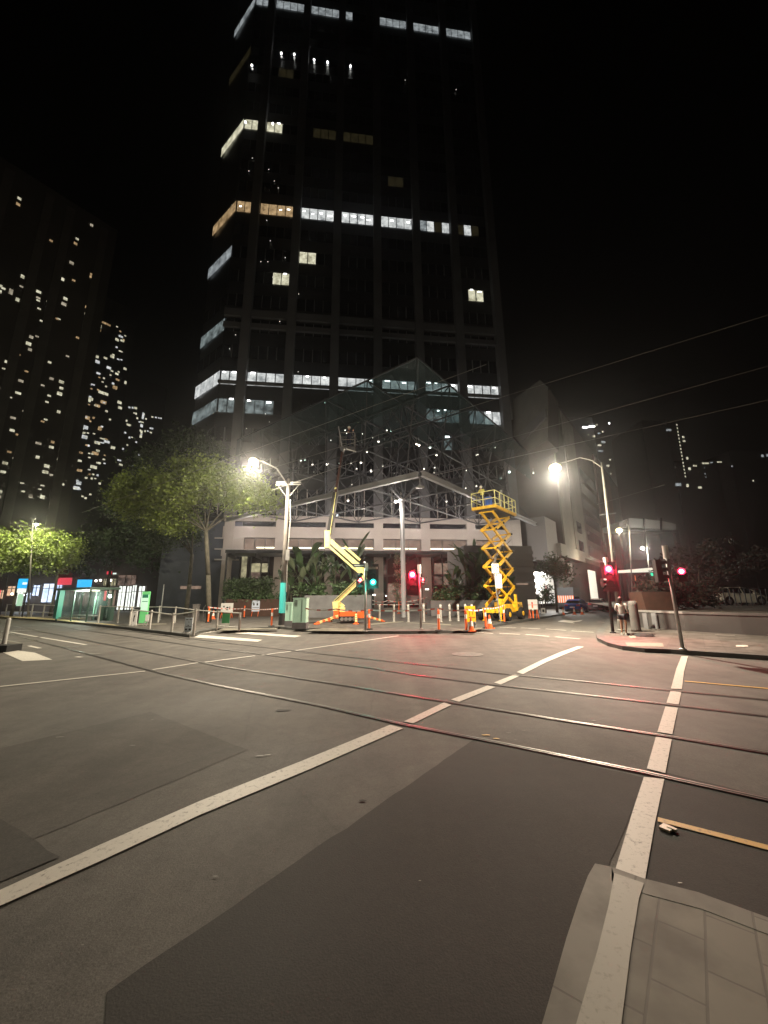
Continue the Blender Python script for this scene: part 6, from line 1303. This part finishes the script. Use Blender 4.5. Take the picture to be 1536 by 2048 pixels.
# ================================================================== BOOM LIFT
bo = gp(697, 1246, PZ); Yb = bo.y
boom = thing('boom_lift', 'pale yellow articulated boom lift on orange tracked base with striped outriggers', 'lift', bo)
A_ = lambda x, y, d=0: at(x, y, Yb + d)
def bx(x0, y0, x1, y1, d0, d1, nm, m):
    p, q = A_(x0, y1, 0), A_(x1, y0, 0); MB().hexa([(p.x, Yb + d0, p.z), (q.x, Yb + d0, p.z), (q.x, Yb + d1, p.z), (p.x, Yb + d1, p.z)], [(p.x, Yb + d0, q.z), (q.x, Yb + d0, q.z), (q.x, Yb + d1, q.z), (p.x, Yb + d1, q.z)]).build(nm, M[m], boom)
bx(681, 1223, 712, 1232, -.5, .9, 'orange_body', 'orange'); bx(668, 1221, 679, 1237, -.3, .6, 'orange_side_box', 'orange'); bx(715, 1221, 728, 1236, -.2, .7, 'orange_side_box', 'orange')
for d in (-.45, .85):
    b = MB(); p, q = A_(679, 1243, d), A_(714, 1233, d); x0, x1, zc, r = p.x, q.x, (p.z + q.z) / 2, (q.z - p.z) / 2 + .02
    n = 8; prof = [(x1 - r + r * math.cos(-math.pi / 2 + math.pi * i / n), zc + r * math.sin(-math.pi / 2 + math.pi * i / n)) for i in range(n + 1)] + [(x0 + r + r * math.cos(math.pi / 2 + math.pi * i / n), zc + r * math.sin(math.pi / 2 + math.pi * i / n)) for i in range(n + 1)]
    m_ = len(prof); y0, y1 = Yb + d - .17, Yb + d + .17
    b.add([(x, y0, z) for x, z in prof] + [(x, y1, z) for x, z in prof], [list(range(m_)), list(range(m_, 2 * m_))[::-1]] + [(i, m_ + i, m_ + (i + 1) % m_, (i + 1) % m_) for i in range(m_)]); tk = b.build('track', M['rubber'], boom)
    b = MB(); 
    for i in range(4): b.tube((x0 + r + (x1 - x0 - 2 * r) * i / 3, y0 - .02, zc), (x0 + r + (x1 - x0 - 2 * r) * i / 3, y0, zc), r * .7, n=12)
    b.build('track_wheel', M['steel'], tk)
for (x0, y0, x1, y1, d0, d1) in ((681, 1230, 633, 1253, -.3, -1.2), (712, 1228, 712, 1255, -.4, -1.3), (722, 1229, 765, 1240, .3, 1.2), (678, 1226, 660, 1240, .7, 1.6)):
    p, q = A_(x0, y0, d0), A_(x1, y1, d1); g = gp(x1, y1, PZ); q = Vector((q.x, q.y, PZ + .06)); L = 9; b = MB(); r2 = MB()
    for k in range(L): (b if k % 2 else r2).bar(p.lerp(q, k / L), p.lerp(q, (k + 1) / L), .14)
    oo = b.build('outrigger', M['lemon'], boom); r2.build('stripe_segments', M['orange'], oo); MB().lathe([(.2, 0), (.2, .05), (.08, .08)], (q.x, q.y, PZ + .004), 12).build('foot_pad', M['orange'], boom)
b = MB(); b.bar(A_(668, 1219), A_(690, 1219), .34, .28); b.build('turret', M['lemon'], boom)
b = MB(); b.bar(A_(672, 1221), A_(671, 1203), .5, .35); b.bar(A_(674, 1206), A_(686, 1216), .2, .4); b.build('turret_bracket', M['lemon'], boom)
def arm(a, c, wd, th, nm='boom_arm', m='lemon'):
    MB().bar(a, c, th, wd, up=Vector((0, 1, 0)) if False else UP).build(nm, M[m], boom)
def armXZ(a, c, w_, dep, nm, m):
    a, c = Vector(a), Vector(c); d = (c - a).normalized(); n = Vector((-d.z, 0, d.x)) * w_ / 2; y = Vector((0, dep / 2, 0))
    MB().hexa([a - n - y, a + n - y, a + n + y, a - n + y], [c - n - y, c + n - y, c + n + y, c - n + y]).build(nm, M[m], boom)
armXZ(A_(671, 1205), A_(724, 1155), .33, .34, 'lower_arm', 'lemon'); armXZ(A_(670, 1202, -.02), A_(722, 1153, -.02), .05, .42, 'arm_groove', 'black')
b = MB(); b.bar(A_(716, 1132), A_(729, 1160), .55, .4); b.build('knuckle_bracket', M['lemon'], boom)
armXZ(A_(727, 1141), A_(660, 1082), .34, .34, 'upper_arm', 'lemon'); armXZ(A_(722, 1149, -.02), A_(656, 1091, -.02), .14, .30, 'link_bar', 'lemon'); armXZ(A_(724, 1145, -.1), A_(660, 1088, -.1), .05, .3, 'arm_groove', 'black')
armXZ(A_(720, 1120), A_(690, 1094), .16, .4, 'hydraulic_cover', 'lemon')
b = MB(); b.bar(A_(655, 1096), A_(655, 1062), .4, .36); b.build('mast_bracket', M['lemon'], boom)
armXZ(A_(655, 1082), A_(670, 985), .26, .26, 'telescopic_arm', 'black'); armXZ(A_(662, 1070, -.1), A_(675, 985, -.1), .12, .2, 'telescopic_rail', 'louvre'); armXZ(A_(660, 1070, -.15), A_(672, 985, -.15), .03, .2, 'arm_edge', 'lemon')
dkred = mat('arm_dark_red', (.045, .014, .010), .5); M['dkred'] = dkred
armXZ(A_(671, 988), A_(685, 905), .18, .18, 'inner_telescopic_arm', 'dkred')
b = MB(); b.ball(A_(672, 977), .12, 8); b.build('arm_tip_roller', M['lemon'], boom)
b = MB(); b.path([A_(660, 1060, -.2), A_(668, 1040, -.3), A_(664, 1020, -.2), A_(674, 990, -.2), A_(680, 950, -.15), A_(686, 905, -.15)], .03, 5); b.build('hose', M['black'], boom)
b = MB(); b.path([A_(686, 905), A_(690, 896), A_(700, 900), A_(712, 903)], .06, 6); b.build('jib', M['steel'], boom)
# basket
bc = A_(695, 893); z0 = A_(695, 897).z; z1 = A_(695, 862).z; bw = .55; bd = .4
MB().box((bc.x, Yb, z0), (bw * 2, bd * 2, .06)).build('basket_floor', M['dark'], boom)
for sx in (-1, 1):
    for sy in (-1, 1): MB().tube((bc.x + sx * bw, Yb + sy * bd, z0), (bc.x + sx * bw, Yb + sy * bd, z0 + 1.1), .025, n=6).build('basket_post', M['louvre'], boom)
for z in (.55, 1.1): MB().path([(bc.x + sx * bw, Yb + sy * bd, z0 + z) for sx, sy in ((-1, -1), (1, -1), (1, 1), (-1, 1), (-1, -1))], .025, 6).build('basket_rail', M['louvre'], boom)
q0, q1 = A_(684, 893, -.42), A_(677, 853, -.42); b = MB(); b.bar(q0, q1, .1, .06); o = b.build('long_batten', M['beam']); origin_to(o, q0); tag(o, 'pale metal batten held upright against the boom lift basket', 'batten')

# ================================================================== PEOPLE
def figure(label, loc, rz, hgt, pose, top, bottom, hairm='hair', hat=None, hood=False, name='person', sleeves=True, socks=False):
    """loc: feet; local -Y is forward. pose: dict of joints in units of height"""
    t = thing(name, label, 'person', loc, rz)
    s = hgt
    J = dict(pelvis=(0, 0, .53), waist=(0, 0, .62), chest=(0, 0, .74), neck=(0, .0, .835), head0=(0, -.005, .875), head1=(0, -.008, .93), head2=(0, -.005, .975),
             shL=(.105, 0, .81), elL=(.135, .01, .64), wrL=(.12, -.06, .52), shR=(-.105, 0, .81), elR=(-.135, .01, .64), wrR=(-.12, -.06, .52),
             hipL=(.05, 0, .51), knL=(.055, -.01, .28), anL=(.06, .02, .045), toL=(.07, -.07, .02), hipR=(-.05, 0, .51), knR=(-.055, -.01, .28), anR=(-.06, .02, .045), toR=(-.07, -.07, .02))
    J.update(pose)
    Rr = dict(pelvis=.075, waist=.062, chest=.078, neck=.032, head0=.036, head1=.052, head2=.036, shL=.035, elL=.024, wrL=.016, shR=.035, elR=.024, wrR=.016, hipL=.052, knL=.033, anL=.022, toL=.018, hipR=.052, knR=.033, anR=.022, toR=.018)
    E = [('pelvis', 'waist'), ('waist', 'chest'), ('chest', 'neck'), ('neck', 'head0'), ('head0', 'head1'), ('head1', 'head2'), ('chest', 'shL'), ('shL', 'elL'), ('elL', 'wrL'), ('chest', 'shR'), ('shR', 'elR'), ('elR', 'wrR'), ('pelvis', 'hipL'), ('hipL', 'knL'), ('knL', 'anL'), ('anL', 'toL'), ('pelvis', 'hipR'), ('hipR', 'knR'), ('knR', 'anR'), ('anR', 'toR')]
    def skin(names, scale, m, nm, extra=None, R2=None):
        names = list(names); vs = [Vector(J[n]) * s for n in names]; es = [(names.index(a), names.index(c)) for a, c in E if a in names and c in names]; rr = [(R2 or {}).get(n, Rr[n]) * s * scale for n in names]
        if extra:
            for (par, pt, r_) in extra:
                vs.append(Vector(pt)); rr.append(r_); es.append((par if par >= 0 else len(vs) + par - 1, len(vs) - 1))
        me = bpy.data.meshes.new(nm); me.from_pydata([tuple(v) for v in vs], es, []); o = bpy.data.objects.new(nm, me); col.objects.link(o); o.parent = t; me.materials.append(m)
        md = o.modifiers.new('skin', 'SKIN'); md.use_smooth_shade = True
        for i, r_ in enumerate(rr): me.skin_vertices[0].data[i].radius = (r_, r_ * (.72 if i < len(names) and names[i] in ('pelvis', 'waist', 'chest') else 1))
        me.skin_vertices[0].data[0].use_root = True
        sd = o.modifiers.new('sub', 'SUBSURF'); sd.levels = 1; sd.render_levels = 1; return o
    order = list(J.keys())
    # hands: palm then five finger chains
    ex = []
    base = len(order)
    for sd_, w_ in ((1, 'wrL'), (-1, 'wrR')):
        wv = Vector(J[w_]) * s; el = Vector(J['el' + w_[-1]]) * s; d = (wv - el).normalized(); side = d.cross(Vector((0, 0, 1)) if abs(d.z) < .9 else Vector((0, 1, 0))).normalized()
        palm_ = wv + d * .05 * s; ex.append((order.index(w_), palm_, .02 * s)); pi = base + len(ex) - 1
        for k in range(4):
            o_ = side * (.014 * (k - 1.5)) * s; l_ = (.03, .036, .034, .026)[k] * s; ex.append((pi, palm_ + o_ + d * .018 * s, .0065 * s)); f = base + len(ex) - 1; ex.append((f, palm_ + o_ * 1.1 + d * l_ + Vector((0, -.012 * s, 0)), .005 * s))
        ex.append((pi, palm_ - side * .03 * s + d * .004 * s, .007 * s)); f = base + len(ex) - 1; ex.append((f, palm_ - side * .038 * s + d * .022 * s, .0055 * s))
    body = skin(order, 1, M['skin'], 'body', ex)
    skin(['waist', 'pelvis', 'chest', 'neck', 'shL', 'elL', 'wrL', 'shR', 'elR', 'wrR'], 1.22, M[top], 'upper_garment', R2=dict(neck=.03, wrL=.02, wrR=.02, waist=.075, pelvis=.08))
    lg = ['pelvis', 'hipL', 'knL', 'hipR', 'knR'] + (['anL', 'anR'] if bottom[1] else [])
    J0 = dict(J)
    if not bottom[1]:
        for a_ in 'LR': J['kn' + a_] = tuple(Vector(J['hip' + a_]).lerp(Vector(J0['kn' + a_]), .55))
    skin(lg, 1.16, M[bottom[0]], 'lower_garment', R2=dict(knL=.05 if not bottom[1] else .036, knR=.05 if not bottom[1] else .036, anL=.028, anR=.028)); J.update(J0)
    hp = Vector(J['head1']) * s; b = MB(); b.ball(hp + Vector((0, .014, .020)) * s, .064 * s, 12, 1.12); 
    if hat: b.build('helmet', M[hat], t, world=False)
    else:
        b.tube(hp + Vector((0, .03, .02)) * s, hp + Vector((0, .045, -.12)) * s, .05 * s, .02 * s, 10); b.build('hair', M[hairm], t, world=False)
    f = MB(); fw = Vector((0, -1, 0)); f.add([tuple(hp + Vector((-.012, -.05, -.022)) * s), tuple(hp + Vector((.012, -.05, -.022)) * s), tuple(hp + Vector((0, -.068, -.02)) * s), tuple(hp + Vector((0, -.052, .008)) * s)], [(0, 1, 2), (0, 2, 3), (1, 3, 2)]); f.build('nose', M['skin'], t, world=False)
    e = MB(); [e.ball(hp + Vector((sx * .019, -.049, .002)) * s, .006 * s, 6) for sx in (-1, 1)]; e.box(hp + Vector((0, -.05, -.036)) * s, (.022 * s, .004 * s, .004 * s)); e.build('eyes_and_mouth', M['ink'], t, world=False)
    for sx in (-1, 1): MB().ball(hp + Vector((sx * .053, .004, -.004)) * s, .012 * s, 6, 1.5).build('ear', M['skin'], t, world=False)
    for a_ in 'LR':
        p, q = Vector(J['an' + a_]) * s, Vector(J['to' + a_]) * s; b = MB(); d = Vector((q.x - p.x, q.y - p.y, 0)).normalized(); b.hexa([p + Vector((-.03 * s, .03 * s, 0)) + UP * (-p.z), p + Vector((.03 * s, .03 * s, -p.z)), Vector((q.x + .028 * s, q.y - .02 * s, 0)), Vector((q.x - .028 * s, q.y - .02 * s, 0))], [p + Vector((-.024 * s, .025 * s, .012 * s)), p + Vector((.024 * s, .025 * s, .012 * s)), Vector((q.x + .02 * s, q.y - .01 * s, .03 * s)), Vector((q.x - .02 * s, q.y - .01 * s, .03 * s))]); b.build('shoe', M['whiteref'] if socks else M['black'], t, world=False)
    return t
pw_ = gp(1250, 1270, .13)
figure('person in grey hoodie and dark shorts with back turned at the right crossing', pw_, yaw_to(pw_, math.pi - .35), 1.62, dict(wrL=(.11, -.1, .6), wrR=(-.11, -.1, .6), elL=(.15, .02, .66), elR=(-.15, .02, .66), anL=(.065, .01, .045), anR=(-.045, .03, .045), head1=(.01, -.02, .925), head2=(.012, -.015, .97)), 'grey', ('shorts', False), socks=True)
wp = Vector((bc.x + .1, Yb, z0 + .04))
figure('worker in dark clothes and helmet standing in the boom lift basket', wp, yaw_to(wp, .4), 1.75, dict(elL=(.16, -.06, .7), wrL=(.12, -.16, .74), elR=(-.16, -.05, .7), wrR=(-.13, -.15, .66)), 'navy', ('navy', True), hat='hard')
q = onlift(-1.75, .2, deckz + .11)
figure('worker in a pale helmet at the left end of the scissor lift platform', q, yaw_to(q, -.5), 1.7, dict(elL=(.15, -.07, .68), wrL=(.08, -.17, .66), elR=(-.15, -.05, .68), wrR=(-.1, -.16, .64), chest=(0, -.04, .73), neck=(0, -.07, .815), head0=(0, -.085, .85), head1=(0, -.1, .9), head2=(0, -.1, .945), shL=(.1, -.05, .79), shR=(-.1, -.05, .79)), 'hivis', ('navy', True), hat='hard')

# ================================================================== BLOOM HAZE (volume added to imitate lens bloom round the lamps)
hz = MB(); hz.box((0, 330, 90), (1000, 900, 182)); ho = hz.build('bloom_haze', []) ; struct(ho, 'stuff')
hm = bpy.data.materials.new('bloom_air'); hm.use_nodes = True; nt = hm.node_tree; nt.nodes.remove(nt.nodes['Principled BSDF'])
pv = nt.nodes.new('ShaderNodeVolumePrincipled'); pv.inputs['Color'].default_value = (.95, .96, 1, 1); pv.inputs['Density'].default_value = .00065; pv.inputs['Anisotropy'].default_value = .9
nt.links.new(pv.outputs[0], nt.nodes['Material Output'].inputs['Volume']); ho.data.materials.append(hm)
